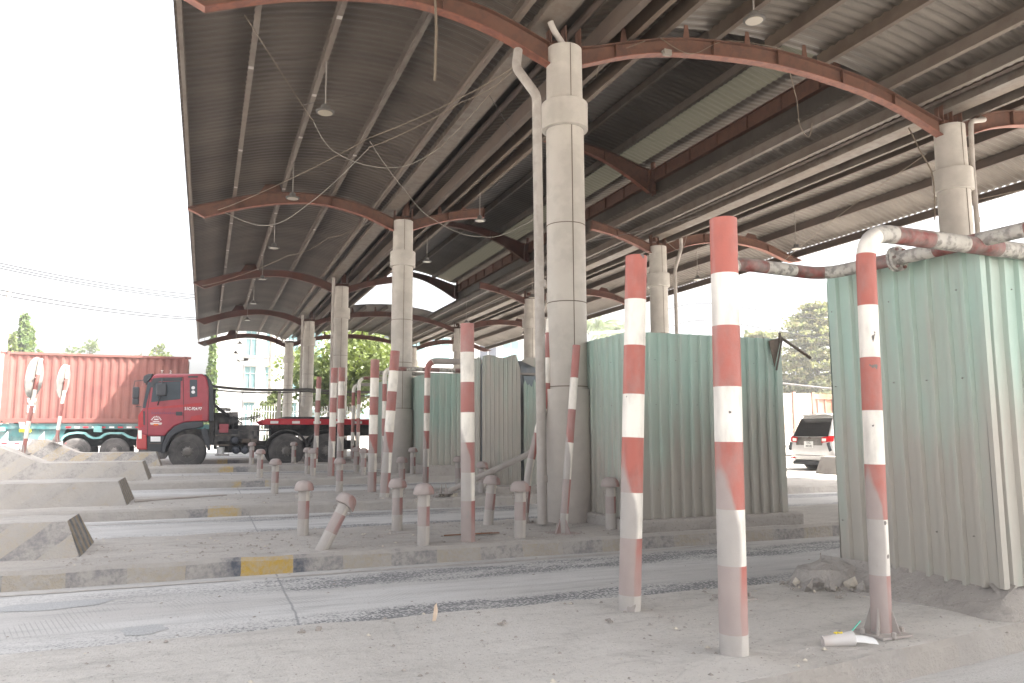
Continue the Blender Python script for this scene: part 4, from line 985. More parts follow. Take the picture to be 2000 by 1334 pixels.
def wheel(parent, x, y, z, r=.54, w=.30, side=-1, name='wheel', hub=True, mat='rim'):
    m = MB(); yo = y
    prof = [(r*.60, -w/2), (r*.80, -w/2-.01), (r*.94, -w/2+.01), (r, -w/2+.05), (r, w/2-.05), (r*.94, w/2-.01), (r*.8, w/2), (r*.6, w/2)]
    m.lathe((x, y, z), prof, 40, axis='y')
    ty = m.build(name, MT['tyre'], parent, True)
    m = MB(); s = side
    f = y+s*w/2
    m.lathe((x, f, z), [(r*.60, -s*.012), (r*.58, s*.005), (r*.55, -s*.03), (r*.40, -s*.07), (r*.34, -s*.02), (r*.20, s*.02), (r*.18, s*.06), (.02, s*.07)] , 36, axis='y')
    for k in range(10):
        a = k*math.pi/5; m.tube([(x+math.cos(a)*r*.30, f-s*.02, z+math.sin(a)*r*.30), (x+math.cos(a)*r*.30, f+s*.035, z+math.sin(a)*r*.30)], .018, 6)
    m.build('rim', MT[mat], ty, True); return ty
def poly_px(pts, Y): return [(lambda v: (v.x, v.z))(onY(px, py, Y)) for px, py in pts]
def text(s, loc, size, mat, parent, rot=(math.pi/2, 0, 0), name='lettering', align='CENTER', ext=.002, sx=1., bold=0.):
    c = bpy.data.curves.new(name, 'FONT'); c.body = s; c.size = size; c.align_x = align; c.align_y = 'CENTER'; c.extrude = ext; c.offset = bold
    o = bpy.data.objects.new(name, c); col.objects.link(o); c.materials.append(mat); o.location = loc; o.rotation_euler = rot; o.scale = (sx, 1, 1); o.parent = parent
    bpy.context.view_layer.update(); me = bpy.data.meshes.new_from_object(o); q = bpy.data.objects.new(name, me); col.objects.link(q)
    q.location = loc; q.rotation_euler = rot; q.scale = (sx, 1, 1); q.parent = parent; bpy.data.objects.remove(o); return q
YT = 25.4; YB = 27.8
def rel(poly, o): return [(x-o[0], z-o[2]) for x, z in poly]
TO = (-.45, YT, .31)
truck = empty('tractor_truck', TO); tag(truck, 'dark red tractor unit with black mirrors facing left behind the far island', 'truck')
def tprism(pts, y0, y1, name, mat, parent=truck, bev=0., smooth=False, mb=None, px=True, mi=0):
    m = mb or MB(); m.prism(rel(poly_px(pts, YT) if px else pts, TO), y0, y1, mi=mi)
    if mb is None: return m.build(name, mat, parent, smooth, bevel=bev)
cabp = [(269, 848), (270, 815), (277, 798), (290, 745), (300, 732), (310, 730), (395, 730), (404, 736), (408, 758), (408, 823), (380, 823), (358, 826), (341, 833), (328, 844), (322, 852), (288, 852)]
cab = tprism(cabp, 0, 2.4, 'cab', MT['truckred'], bev=.05)
tprism([(269, 846), (287, 850), (287, 878), (267, 878), (266, 862)], -.01, 2.41, 'bumper', MT['truckred2'], bev=.03)
tprism([(270, 812), (278, 800), (282, 812), (281, 832), (270, 838)], -.012, .012, 'corner_grille', MT['truckred2'], cab)
tprism([(279.5, 803), (283, 803), (283, 830), (280, 830)], -.02, .0, 'grille_slot', MT['blackp'], cab)
tprism([(287, 852), (322, 852), (317, 872), (314, 884), (287, 880)], .02, 2.38, 'step_box', MT['blackp'], bev=.02)
tprism([(294, 852.5), (313.5, 852.5), (313.5, 862.5), (294, 862.5)], .0, .018, 'toolbox_plate', MT['whitep'])
tprism([(291, 865), (315, 865), (315, 867), (291, 867)], -.03, .02, 'step_tread', MT['purlin'])
# wheel arch
m = MB(); out = [(314, 886), (318, 866), (326, 848), (340, 833), (358, 825.5), (380, 823), (397, 823), (397, 832), (382, 837), (361, 839), (345, 846), (333, 856), (326, 870), (323, 884)]
m.prism(rel(poly_px(out, YT), TO), -.035, .35); m.build('wheel_arch', MT['blackp'], truck, bevel=.02); MB().prism(rel(poly_px(out, YT), TO), 2.05, 2.43).build('wheel_arch', MT['blackp'], truck, bevel=.02)
tprism([(392, 841), (401, 835), (410, 860), (411, 880), (406, 880)], -.02, .3, 'mud_flap', MT['blackp'])
win = tprism([(295, 785.5), (300, 747), (353, 744.5), (352.5, 779.5)], -.008, .004, 'door_window', MT['tglass'], cab)
tprism([(293, 757), (299, 739), (313, 737.5), (356, 737.5), (356, 744), (314, 744.5), (303, 748), (299, 757)], -.03, -.001, 'window_visor', MT['blackp'], cab)
w2 = tprism([(370.5, 741.5), (385, 741.5), (385.5, 774.5), (371, 776.5)], -.008, .004, 'rear_side_window', MT['tglass'], cab)
for cyy in (757.5, 765.7):
    q = onY(377.3, cyy, YT); MB().lathe((q.x-TO[0], -.012, q.z-TO[2]), [(.052, -.003), (.052, .003)], 20, axis='y').build('round_sticker', MT['whitep'], w2)
tprism([(367.5, 734.5), (386.5, 734.5), (386.5, 737.5), (367.5, 737.5)], -.02, 0, 'drip_rail', MT['blackp'], cab)
tprism([(287, 797), (395, 786.5), (395, 792.5), (287, 799.8)], -.006, .002, 'stripe', MT['truckred2'], cab)
for a, b_ in (((288.5, 851), (288.5, 799)), ((359, 822), (358, 737)), ((288.5, 799), (296, 741)), ((296, 741), (358, 737))):
    pa, pb = onY(*a, YT), onY(*b_, YT)
    MB().tube([(pa.x-TO[0], -.001, pa.z-TO[2]), (pb.x-TO[0], -.001, pb.z-TO[2])], .008, 5).build('door_gap', MT['dark'], cab)
tprism([(343.5, 804), (355.8, 804), (355.8, 811.5), (343.5, 811.5)], -.012, .0, 'door_handle', MT['blackp'], cab)
tprism([(370, 822), (374, 813), (395, 809.5), (395, 822)], -.008, .0, 'side_recess', MT['truckred2'], cab)
tprism([(300, 828), (309.5, 828), (309.5, 830.8), (300, 830.8)], -.02, 0, 'side_lamp', MT['orange'], cab)
tprism([(394, 731), (402, 731), (412, 742), (416, 755), (418, 822), (408, 824), (406.5, 760), (403, 742)], .05, 2.35, 'rear_deflector', MT['blackp'], bev=.02)
tprism([(279, 742), (281, 734), (290, 730), (299, 730), (294, 741), (285, 748), (281, 748)], -.02, 2.42, 'sun_visor', MT['blackp'], bev=.02)
tprism([(289, 745), (278, 797), (284, 797), (296, 747)], -.012, -.002, 'a_pillar_glass', MT['tglass'], cab)
tprism([(269.5, 840.5), (277, 840.5), (277, 857), (270, 857)], -.03, .25, 'headlight', MT['lampw'], bev=.01)
m = MB(); m.prism([(-1.385, 1.25), (-1.37, 1.25), (-1.10, 2.55), (-1.115, 2.55)], .12, 2.28); m.build('windscreen', MT['tglass'], cab)
q = onY(383, 800, YT)
m = MB(); q = onY(316, 762, YT); m.b2(q.x-.14-TO[0], q.x+.14-TO[0], -.32, -.14, q.z-.18-TO[2], q.z+.18-TO[2]); mir = m.build('mirror', MT['blackp'], truck, bevel=.03)
m = MB(); a = onY(308, 791, YT); m.tube([(q.x-.02-TO[0], -.22, q.z-.17-TO[2]), (a.x-TO[0]+.04, -.2, a.z+.12-TO[2]), (a.x-TO[0], -.02, a.z-TO[2])], .02, 6)
m.tube([(q.x-TO[0], -.2, q.z+.16-TO[2]), (q.x-TO[0], -.02, q.z+.36-TO[2])], .02, 6); m.build('mirror_arm', MT['blackp'], mir, True)
for (cxp, cyp, hw, hh) in ((267, 768, .09, .17), (266.5, 785, .09, .09)):
    q = onY(cxp, cyp, YT+.1); m = MB().b2(q.x-hw-TO[0], q.x+hw-TO[0], -.25, -.10, q.z-hh-TO[2], q.z+hh-TO[2]); m.build('mirror', MT['blackp'], truck, bevel=.03)
m = MB(); a, b_, c_ = onY(262, 756, YT), onY(264, 745, YT), onY(281, 743, YT); m.tube([(v.x-TO[0], -.12, v.z-TO[2]) for v in (a, b_, c_)], .014, 6)
a, b_ = onY(266, 794, YT), onY(277, 795, YT); m.tube([(v.x-TO[0], -.12, v.z-TO[2]) for v in (a, b_)], .014, 6); m.build('mirror_arm', MT['blackp'], truck, True)
q = onY(377.3, 798.6, YT); text('51C-924.87', (q.x-TO[0], -.012, q.z-TO[2]), .125, MT['textw'], truck, bold=.003, sx=.82)
q = onY(328, 806.6, YT); m = MB()
for k in range(16): m.b2(q.x-TO[0]-.45+k*.055, q.x-TO[0]-.415+k*.055, -.006, -.003, q.z-TO[2]-.035, q.z-TO[2]+.02+.02*(k % 3 == 0))
m.build('faded_lettering', MT['textd'], cab)
# round door emblem : arch of strokes over two bars
m = MB(); q = onY(305.2, 820, YT); ex, ez = q.x-TO[0], q.z-TO[2]
for k in range(9):
    a = math.pi*(.08+.84*k/8); R = Matrix.Rotation(-(a-math.pi/2), 3, 'Y')
    m.box((ex+.125*math.cos(a), -.006, ez-.03+.125*math.sin(a)), (.018, .004, .045), 0, R)
m.b2(ex-.06, ex+.06, -.008, -.004, ez-.0, ez+.03); m.b2(ex-.09, ex+.09, -.008, -.004, ez-.055, ez-.035); m.b2(ex-.16, ex+.16, -.008, -.004, ez-.115, ez-.085); m.b2(ex-.15, ex+.15, -.008, -.004, ez-.145, ez-.13)
m.build('door_emblem', MT['textw'], cab)
wheel(truck, 0, .17, .54); wheel(truck, 0, 2.2, .54, side=1)
for px_ in (561, 640):
    xx = gx(px_, YT)-TO[0]; wheel(truck, xx, .16, .54); wheel(truck, xx, 2.25, .54, side=1)
    arc = [(xx+.66*math.cos(a), .55+.66*math.sin(a)) for a in [math.pi*(.06+.88*i/14) for i in range(15)]]
    m = MB(); m.prism(arc+[(xx+(x-xx)*.955, .55+(z-.55)*.955) for x, z in arc[::-1]], -.02, .45); m.build('mudguard', MT['chassis'], truck)
m = MB()
m.b2(.9, 5.2, .75, .95, .55, .85); m.b2(.9, 5.2, 1.5, 1.7, .55, .85); m.b2(1.0, 2.6, .3, 2.1, .50, .72)
m.build('chassis', MT['chassis'], truck)
m = MB()
def tb(x0p, x1p, y0p, y1p, ya, yb, mi=0, mb=m):
    a, b_ = onY(x0p, y1p, YT), onY(x1p, y0p, YT); mb.b2(a.x-TO[0], b_.x-TO[0], ya, yb, a.z-TO[2], b_.z-TO[2], mi)
tb(409, 422, 760, 845, .25, 2.2); tb(425, 466, 840, 848, .3, 2.2); tb(455, 458, 812, 845, .3, .36); tb(418, 426, 822, 878, .3, 2.0)
q = onY(418, 826, YT); m.tube([(onY(418, 822, YT).x-TO[0], .9, onY(418, 822, YT).z-TO[2]), (onY(467, 820, YT).x-TO[0], .9, onY(467, 820, YT).z-TO[2])], .27, 16)
m.tube([(onY(450, 822, YT).x-TO[0], .55, onY(450, 822, YT).z-TO[2]), (onY(466, 822, YT).x-TO[0], .55, onY(466, 822, YT).z-TO[2])], .22, 16)
m.build('engine_rear', MT['chassis'], truck, True)
m = MB(); tb(428, 447, 828, 845, .26, .30, mb=m); m.build('battery_cover', MT['truckred'], truck)
m = MB(); q = onY(413, 806, YT); m.lathe((q.x-TO[0], .18, q.z-TO[2]-.12), [(.05, 0), (.07, .03), (.07, .22), (.04, .27)], 14); m.build('filter_bottle', MT['column'], truck, True)
m = MB()
for x0p, x1p, y0p, y1p in ((420, 422, 845, 890), (446, 448, 849, 890), (420, 448, 849, 851), (420, 448, 868, 871), (420, 448, 888, 890)): tb(x0p, x1p, y0p, y1p, .02, .07, mb=m)
tb(420, 448, 868, 870, .07, .4, mb=m); tb(420, 448, 888, 890, .07, .4, mb=m); m.build('step_ladder', MT['purlin'], truck)
m = MB(); q = onY(430.5, 887.5, YT); m.lathe((q.x-TO[0], .22, q.z-TO[2]), [(.10, 0), (.125, .22), (.13, .225)], 18); m.build('paint_bucket', MT['whitep'], truck, True)
m = MB()
for (px_, py) in ((459.6, 860), (462, 879), (479.5, 879)):
    q = onY(px_, py, YT); m.lathe((q.x-TO[0], .3, q.z-TO[2]), [(.03, -.16), (.09, -.14), (.125, -.08), (.13, -.04), (.13, .7)], 20, axis='y')
m.build('air_tank', MT['tank'], truck, True)
m = MB(); tb(473, 489, 857, 865, .1, .5, mb=m); tb(490, 503, 857, 865, .1, .5, mb=m); m.build('battery_box', MT['purlin'], truck)
m = MB(); tb(461, 540, 839.5, 841.5, .2, 2.1, mb=m); tb(496, 503, 841, 880, .3, .5, mb=m); m.build('deck_plate', MT['chassis'], truck)
for (a, b_, sg) in (((466, 818), (512, 812), .08), ((420, 790), (440, 806), .03), ((424, 800), (452, 800), -.1), ((440, 806), (475, 828), .1)):
    pa, pb = onY(*a, YT), onY(*b_, YT); P = []
    for i in range(81):
        t = i/80; P.append((pa.x+(pb.x-pa.x)*t-TO[0]+.03*math.sin(i*1.1), .6+.05*math.cos(i*1.1), pa.z+(pb.z-pa.z)*t-TO[2]-.25*sg*4*t*(1-t)+.05*math.cos(i*1.1)))
    MB().tube(P, .011, 5).build('air_hose', MT['chassis'], truck, True)
# flatbed
FO = (1.6, YT, .31)
fb = empty('flatbed_trailer', FO); tag(fb, 'empty red flatbed trailer with black deck coupled behind the dark red truck', 'trailer')
def fp(pts, y0, y1, name, mat, bev=0):
    pl = [(x-FO[0], z-FO[2]) for x, z in poly_px(pts, YT)]; return MB().prism(pl, y0, y1).build(name, MT[mat], fb, bevel=bev)
X9 = 10.5
a = onY(720, 821.6, YT); b_ = onY(720, 831, YT)
zt_, zb_ = a.z, b_.z
side = [onY(509, 823, YT), onY(521, 817.8, YT)]
pl = [(onY(509, 823, YT).x, onY(509, 823, YT).z), (onY(521, 817.6, YT).x, onY(521, 817.6, YT).z), (X9, onY(521, 817.6, YT).z-.01), (X9, onY(521, 829.5, YT).z), (onY(518, 829.5, YT).x, onY(518, 829.5, YT).z)]
for y0_, y1_ in ((0, .12), (2.28, 2.4)): MB().prism([(x-FO[0], z-FO[2]) for x, z in pl], y0_, y1_).build('side_beam', MT['redp'], fb, bevel=.01)
zt_ = pl[1][1]-FO[2]
m = MB().b2(.3, X9-FO[0]-.05, .13, 2.27, zt_-.12, zt_-.02); m.b2(.75, 2.35, .05, 2.3, zt_+.001, zt_+.065); m.b2(4.2, 4.5, .05, .3, zt_+.001, zt_+.12); m.b2(5.0, 8.5, .05, 2.3, zt_+.001, zt_+.065); m.build('deck', MT['chassis'], fb)
m = MB().b2(.4, X9-FO[0]-.1, .7, 1.7, zt_-.55, zt_-.13); m.b2(.3, 1.4, .3, 2.1, zt_-.30, zt_-.13); m.build('frame', MT['chassis'], fb)
for k in range(12):
    x = .32+k*.66; o = MB().b2(x, x+.24, -.006, -.001, zt_-.155, zt_-.075).build('reflector', MT['refl'], fb)
for x in (6.2, 7.5): wheel(fb, x, .16, .54); wheel(fb, x, 2.25, .54, side=1)
m = MB().b2(7.45, 7.5, .1, 2.3, .3, 1.2); m.build('mud_flap', MT['chassis'], fb)
# container on teal trailer
YC = 32.65; CO = (-3.9, YC, .24)
tr = empty('container_trailer', CO); tag(tr, 'teal skeletal trailer with light teal wavy mudguards under the red container', 'trailer')
def cprism(pts, y0, y1, name, mat, parent=tr, bev=0):
    return MB().prism([(x-CO[0], z-CO[2]) for x, z in poly_px(pts, YC)], y0, y1).build(name, MT[mat], parent, bevel=bev)
cprism([(-60, 828), (0, 828), (430, 829), (430, 838), (0, 838), (-60, 838)], .05, 2.4, 'frame_rail', 'teal')
cprism([(-60, 836), (128, 838), (118, 862), (-60, 862)], .12, .2, 'side_panel', 'teal')
mg = [(118, 858), (124, 850), (134, 845), (150, 843), (166, 844), (176, 851), (184, 854), (194, 853), (204, 846), (214, 844), (240, 844), (252, 851), (262, 854), (275, 854), (275, 857.5), (260, 857.5), (249, 855), (238, 848), (214, 848), (206, 850), (196, 857), (182, 857.5), (173, 855), (164, 848), (150, 847), (135, 849), (126, 854), (120, 862)]
cprism(mg, .0, .5, 'mudguard', 'tealL')
cprism([(-60, 862), (122, 862), (122, 892), (-60, 892)], .04, .08, 'side_skirt', 'whitep')
for k in range(6):
    a = onY(2+k*25, 866, YC); MB().b2(a.x-CO[0], a.x+.18-CO[0], .03, .038, a.z-CO[2]-.03, a.z-CO[2]+.02).build('reflector', MT['redp'], tr)
for k in range(9):
    a = onY(128+k*17, 834.5, YC); MB().b2(a.x-CO[0], a.x+.17-CO[0], .04, .049, a.z-CO[2]-.03, a.z-CO[2]+.03).build('reflector', MT['refl' if k % 2 else 'redp'], tr)
cprism([(183, 832), (199, 832), (199, 844), (183, 844)], -.05, .2, 'twist_lock', 'tealL'); cprism([(-4, 834), (10, 834), (10, 842), (-4, 842)], -.05, .2, 'twist_lock', 'tealL')
cprism([(37, 838), (60, 838), (60, 844), (37, 844)], -.0, .11, 'placard', 'yelp'); cprism([(37, 824), (49, 825), (49, 838), (40, 837)], -.1, .1, 'work_lamp', 'signback')
for px_ in (149, 225, -30, 300):
    xx = gx(px_, YC)-CO[0]; wheel(tr, xx, .18, .50, r=.51); wheel(tr, xx, 2.2, .50, r=.51, side=1)
MB().b2(-4.5, 6.0, .6, 1.8, .7, 1.5).build('frame', MT['chassis'], tr)
for px_ in (0, 72):
    a = onY(px_, 862, YC); MB().prism([(a.x-CO[0]-.02, a.z-CO[2]), (a.x-CO[0]+.22, a.z-CO[2]+.35), (a.x-CO[0]+.24, a.z-CO[2])], -.02, .04).build('bracket', MT['refl'], tr)
a, b_ = onY(-2, 827, YC), onY(362, 827, YC); x0, x1 = a.x, b_.x; z0 = 1.79; z1 = 4.40
ct = empty('shipping_container', ((x0+x1)/2, YC, z0)); tag(ct, 'faded red corrugated shipping container with white lettering, on the teal trailer', 'container')
hx = (x1-x0)/2; H = z1-z0
m = MB()
for sx in (-1, 1):
    for yy in (.0, 2.3): m.b2(sx*hx-(.17 if sx > 0 else 0), sx*hx+(.17 if sx < 0 else 0), yy, yy+.14, 0, H)
for yy in (0, 2.3): m.b2(-hx+.171, hx-.171, yy+.001, yy+.1, H-.10, H-.01); m.b2(-hx+.171, hx-.171, yy+.001, yy+.12, .02, .18)
m.build('frame', MT['cont'], ct, bevel=.008)
m = MB(); pitch = .278; t = -hx+.171; L = []
while t < hx-.175:
    for o_, d_ in ((0, 0), (.07, .0), (.14, .036), (.21, .036)): L.append((min(t+o_, hx-.17), d_))
    t += pitch
L.append((hx-.171, 0))
for x, d in L: m.v += [(x, .035+d, .18), (x, .035+d, H-.10)]
for i in range(len(L)-1): m.f.append((2*i, 2*i+2, 2*i+3, 2*i+1)); m.m.append(0)
m.b2(-hx+.02, hx-.02, 2.38, 2.40, .1, H-.05); m.b2(-hx+.02, hx-.02, .1, 2.37, H-.04, H-.02); m.b2(hx-.03, hx-.01, .14, 2.3, .1, H-.05); m.b2(-hx+.01, -hx+.03, .14, 2.3, .1, H-.05)
m.build('panels', MT['cont'], ct)
for sx in (-1, 1):
    for zz in (.0, H-.11): MB().b2(sx*hx-.10, sx*hx+.10, -.006, -.001, zz+.01, zz+.10).build('corner_casting', MT['cont'], ct)
m = MB()
for sx in (-1, 1):
    for zz in (.06, H-.055): m.lathe((sx*(hx-.085), -.012, zz), [(.03, -.002), (.03, .002)], 14, axis='y')
m.build('casting_hole', MT['dark'], ct)
for k, ch in enumerate('TRITON'): text(ch, (-hx+.96, .030, H-.50-k*.32), .36, MT['textw'], ct, bold=.008)
for k, ch in enumerate('TTNU'): text(ch, (hx-.92, .03, H-.62-k*.15), .16, MT['textw'], ct)
for k, ch in enumerate('22G1'): text(ch, (hx-.62, .03, H-.62-k*.15), .16, MT['textw'], ct)
MB().b2(hx-.96, hx-.87, .0, .03, H-.4, H-.22).build('vent', MT['cont'], ct)
# SUV
SX, SY, SZ = 17.3, 18.77, .21
suv = empty('suv_car', (SX, SY, SZ)); tag(suv, 'silver people carrier seen from behind, in the sun at right', 'car')
MT['silver'] = paint('silver_paint', (.62, .61, .60), .35, .5, .05, -.3); MT['silver'].node_tree.nodes['Principled BSDF'].inputs['Metallic'].default_value = .3
MT['cglass'] = flat('car_glass', (.015, .016, .018), .06); MT['redl'] = flat('tail_lamp', (.62, .01, .015), .15); MT['plate'] = flat('number_plate', (.8, .8, .78), .4)
lv = [(.28, .12, 4.45, .84, .20), (.34, .04, 4.55, .89, .22), (.55, .0, 4.6, .91, .22), (.80, .0, 4.58, .915, .20), (1.0, .04, 4.40, .90, .18), (1.06, .08, 3.75, .875, .16), (1.3, .20, 3.35, .82, .15), (1.52, .31, 2.95, .765, .14), (1.68, .42, 2.65, .70, .14), (1.74, .60, 2.4, .60, .14)]
m = MB(); rings = []
def rr_outline(xa, xb, hw, r, n=6):
    P = []
    for cx_, cy_, a0 in ((xb-r, hw-r, 0), (xa+r, hw-r, 90), (xa+r, -hw+r, 180), (xb-r, -hw+r, 270)):
        for i in range(n+1): a = math.radians(a0+90*i/n); P.append((cx_+r*math.cos(a), cy_+r*math.sin(a)))
    return P
for z, xa, xb, hw, r in lv: rings.append([(x, y, z) for x, y in rr_outline(xa, xb, hw, r)])
W = len(rings[0])
for r_ in rings: m.v += r_
for j in range(len(rings)-1):
    for i in range(W): m.f.append((j*W+i, j*W+(i+1) % W, (j+1)*W+(i+1) % W, (j+1)*W+i)); m.m.append(0)
m.f.append(tuple(range(W))[::-1]); m.m.append(0); m.f.append(tuple((len(rings)-1)*W+i for i in range(W))); m.m.append(0)
body = m.build('body', MT['silver'], suv, True)
def rx(z):
    for (za, xa, *_), (zb, xb, *_) in zip(lv, lv[1:]):
        if za <= z <= zb: return xa+(xb-xa)*(z-za)/(zb-za)
    return lv[-1][1]
def rearpanel(pts, name, mat, off=.008, th=.006, nz=6, parent=body):
    """panel on the tailgate: pts (y, z) quad lower-left, lower-right, upper-right, upper-left"""
    m = MB(); a, b_, c_, d = [Vector((p[0], p[1])) for p in pts]; nY = 8
    for j in range(nz+1):
        for i in range(nY+1):
            l_ = a.lerp(d, j/nz); r_ = b_.lerp(c_, j/nz); q = l_.lerp(r_, i/nY)
            hw = .72; cur = max(0, abs(q.x)-hw); m.v.append((rx(q.y)-off+cur*cur*2.2, q.x, q.y))
    for j in range(nz):
        for i in range(nY): k = j*(nY+1)+i; m.f.append((k, k+nY+1, k+nY+2, k+1)); m.m.append(0)
    return m.build(name, MT[mat], parent, True)
rearpanel([(-.74, 1.05), (.74, 1.05), (.66, 1.60), (-.66, 1.60)], 'rear_window', 'cglass', .012)
rearpanel([(-.55, .78), (.55, .78), (.60, 1.02), (-.60, 1.02)], 'garnish', 'rim', .01)
for s in (-1, 1):
    rearpanel([(s*.92, .90), (s*.52, .86), (s*.50, 1.02), (s*.92, 1.08)][::1], 'tail_lamp', 'redl', .02)
    MB().b2(rx(.95)-.03, rx(.95)-.021, s*.62-.08, s*.62+.08, .89, .99).build('lamp_lens', MT['lampw'], body)
    MB().b2(rx(.4)-.02, rx(.4)-.005, s*.74-.09, s*.74+.09, .36, .40).build('reflector', MT['redl'], body)
    MB().box((rx(.7)+.01, s*.82, .74), (.02, .12, .26), 0, Matrix.Rotation(s*.35, 3, 'X')).build('vent_trim', MT['blackp'], body)
MB().b2(rx(.5)-.004, rx(.5)+.02, -.62, .62, .46, .475).build('tailgate_gap', MT['dark'], body)
MB().b2(.02, .3, -.75, .75, .18, .30).build('bumper_under', MT['blackp'], body)
pt = MB().b2(rx(.85)-.028, rx(.85)-.018, -.19, .19, .70, .90).build('number_plate', MT['plate'], body)
for s_, zz in (('51G', .85), ('302.02', .75)): text(s_, (rx(.85)-.030, 0, zz), .10, MT['dark'], pt, rot=(math.pi/2, 0, -math.pi/2), name='plate_lettering')
m = MB(); m.lathe((rx(1.)-.014, 0, .97), [(.055, -.003), (.07, -.003), (.07, .003), (.055, .003)], 20, axis='x'); m.tube([(rx(1.)-.018, -.06, .97), (rx(1.)-.018, 0, .99), (rx(1.)-.018, .06, .97)], .008, 6); m.build('emblem', MT['purlin'], body)
MB().box((.30, 0, 1.70), (.34, 1.36, .035), 0, Matrix.Rotation(.1, 3, 'Y')).build('spoiler', MT['silver'], body, bevel=.01)
for s in (-1, 1):
    wheel(suv, .85, s*.80, .33, r=.34, w=.22, side=s, mat='rim'); wheel(suv, 3.65, s*.80, .33, r=.34, w=.22, side=s, mat='rim')
    m = MB()
    for x0_, x1_ in ((.55, 1.35), (1.42, 2.3), (2.36, 3.1)):
        b0_, b1_ = [], []
        m.add([(x0_, s*.885, 1.08), (x1_, s*.885, 1.08), (x1_-.12 if x1_ > 3 else x1_, s*.79, 1.48), (x0_+.05, s*.79, 1.48)], [(0, 1, 2, 3)])
    m.build('side_window', MT['cglass'], body)
# block beside the car
m = MB().prism([(-.9, 0), (.9, 0), (.9, .48), (-.65, .48)], -.45, .45); o = m.build('concrete_barrier', MT['conc'], bevel=.02); o.location = (17.15, 17.0, .22)
tag(o, 'brown shaded concrete block beside the silver car', 'concrete barrier')
# far cargo truck
MT['rustpan'] = dusty('rusty_panel', (.30, .13, .07), (.22, .10, .06), .2, .7, nscale=1.5, streak=(1, 1, .4)); MT['whitedirty'] = dusty('white_body', (.75, .74, .72), (.6, .5, .42), .0, .6); MT['pinkpan'] = dusty('faded_side_board', (.45, .33, .27), (.35, .25, .2), .25, .7)
lo = empty('cargo_truck', (25., 28., .2)); tag(lo, 'rusty high-sided cargo truck with white panels beyond the silver car', 'truck')
m = MB().b2(-3., 1.05, 0, .06, 2.0, 2.95); m.build('white_panel', MT['whitedirty'], lo)
m = MB(); 
m.b2(1.25, 6.5, .0, .06, 2.05, 2.95)
for k in range(11): m.b2(1.4+k*.45, 1.46+k*.45, -.04, 0, 2.05, 2.7)
m.b2(1.25, 6.5, -.06, 0, 2.7, 2.76); m.build('rusty_side', MT['rustpan'], lo)
m = MB()
for x in (-.0, 1.12, -2.0): m.b2(x-.06, x+.10, -.08, .0, .9, 3.02)
m.build('stake', MT['rustpan'], lo)
m = MB().b2(-3, 6.5, -.03, .05, 1.3, 1.98); m.build('side_board', MT['pinkpan'], lo)
m = MB().b2(-3, 6.5, .0, .08, .75, 1.26); m.b2(-3, 6.5, .3, 2.2, .8, 1.25); m.b2(-3, 6.5, 2.2, 2.3, .75, 2.95); m.build('frame', MT['whitedirty'], lo)
for x in (-1.3, -2.5, 4.2, 5.4): wheel(lo, x, .2, .52, r=.5); wheel(lo, x, 2.1, .52, r=.5, side=1)
m = MB(); m.b2(6.8, 8.6, 0, 2.3, .6, 2.6); m.build('cab', MT['whitedirty'], lo, bevel=.1)
MB().b2(7.2, 8.2, -.01, .0, 1.7, 2.4).build('door_window', MT['cglass'], lo)
# ------------------------------------------------------------------ buildings
MT['wallw'] = dusty('white_render', (.46, .46, .45), (.40, .395, .38), -.1, .85, nscale=.3, bump=.05); MT['wing'] = flat('pale_window', (.16, .27, .28), .2); MT['curt'] = flat('window_dark_gap', (.12, .16, .17), .5); MT['wallg'] = dusty('grey_white_wall', (.66, .68, .69), (.58, .6, .61), -.1, .8, nscale=.3, bump=0)
A = empty('office_building', (3.8, 70, .2)); tag(A, 'white rendered building with tall pale green windows behind the red truck', 'building')
m = MB(); wins = []
for zc0, zc1 in ((1.3, 3.9), (5.1, 7.0), (7.9, 10.2), (11.2, 13.2)):
    for xc in (-.33, 1.36, 3.2): wins.append((xc, xc+.0, zc0, zc1))
# wall with real openings : strips
xs_ = sorted(set([-3.45, 4.4]+[w[0]-.48 for w in wins]+[w[0]+.48 for w in wins])); zs = sorted(set([0, 15.5]+[w[2] for w in wins]+[w[3] for w in wins]))
for i in range(len(xs_)-1):
    for j in range(len(zs)-1):
        cx_, cz_ = (xs_[i]+xs_[i+1])/2, (zs[j]+zs[j+1])/2
        if any(abs(cx_-w[0]) < .48 and w[2] < cz_ < w[3] for w in wins): continue
        m.b2(xs_[i], xs_[i+1], 0, .25, zs[j], zs[j+1])
m.b2(-3.45, 4.4, 8.0, 8.2, 0, 15.5); m.b2(-3.45, -3.25, .25, 8.0, 0, 15.5); m.b2(4.2, 4.4, .25, 8.0, 0, 15.5)
m.build('wall', MT['wallw'], A)
MB().b2(-3.6, 4.55, -.15, 8.3, 15.5, 15.8).build('roof', MT['wallw'], A)
for xc, _, a_, b_ in wins:
    f = MB(); f.b2(xc-.48, xc-.42, .06, .12, a_, b_); f.b2(xc+.42, xc+.48, .06, .12, a_, b_); f.b2(xc-.02, xc+.02, .06, .12, a_, b_); f.b2(xc-.42, xc+.42, .06, .12, b_-.06, b_); f.b2(xc-.42, xc+.42, .061, .119, (a_+b_)/2+.3, (a_+b_)/2+.34)
    w_ = f.build('window', MT['wallw'], A)
    MB().b2(xc-.42, xc+.42, .13, .15, a_+.02, b_-.06).build('pane', MT['wing'], w_)
    MB().prism([(xc-.12, a_+.1), (xc+.1, a_+.1), (xc-.03, b_-.3)], .121, .128).build('curtain_gap', MT['curt'], w_)
    MB().b2(xc-.6, xc+.6, -.14, -.002, a_-.14, a_-.02).build('sill', MT['wallw'], w_)
    MB().b2(xc-.6, xc+.6, -.12, -.002, b_+.02, b_+.16).build('lintel', MT['wallw'], w_)
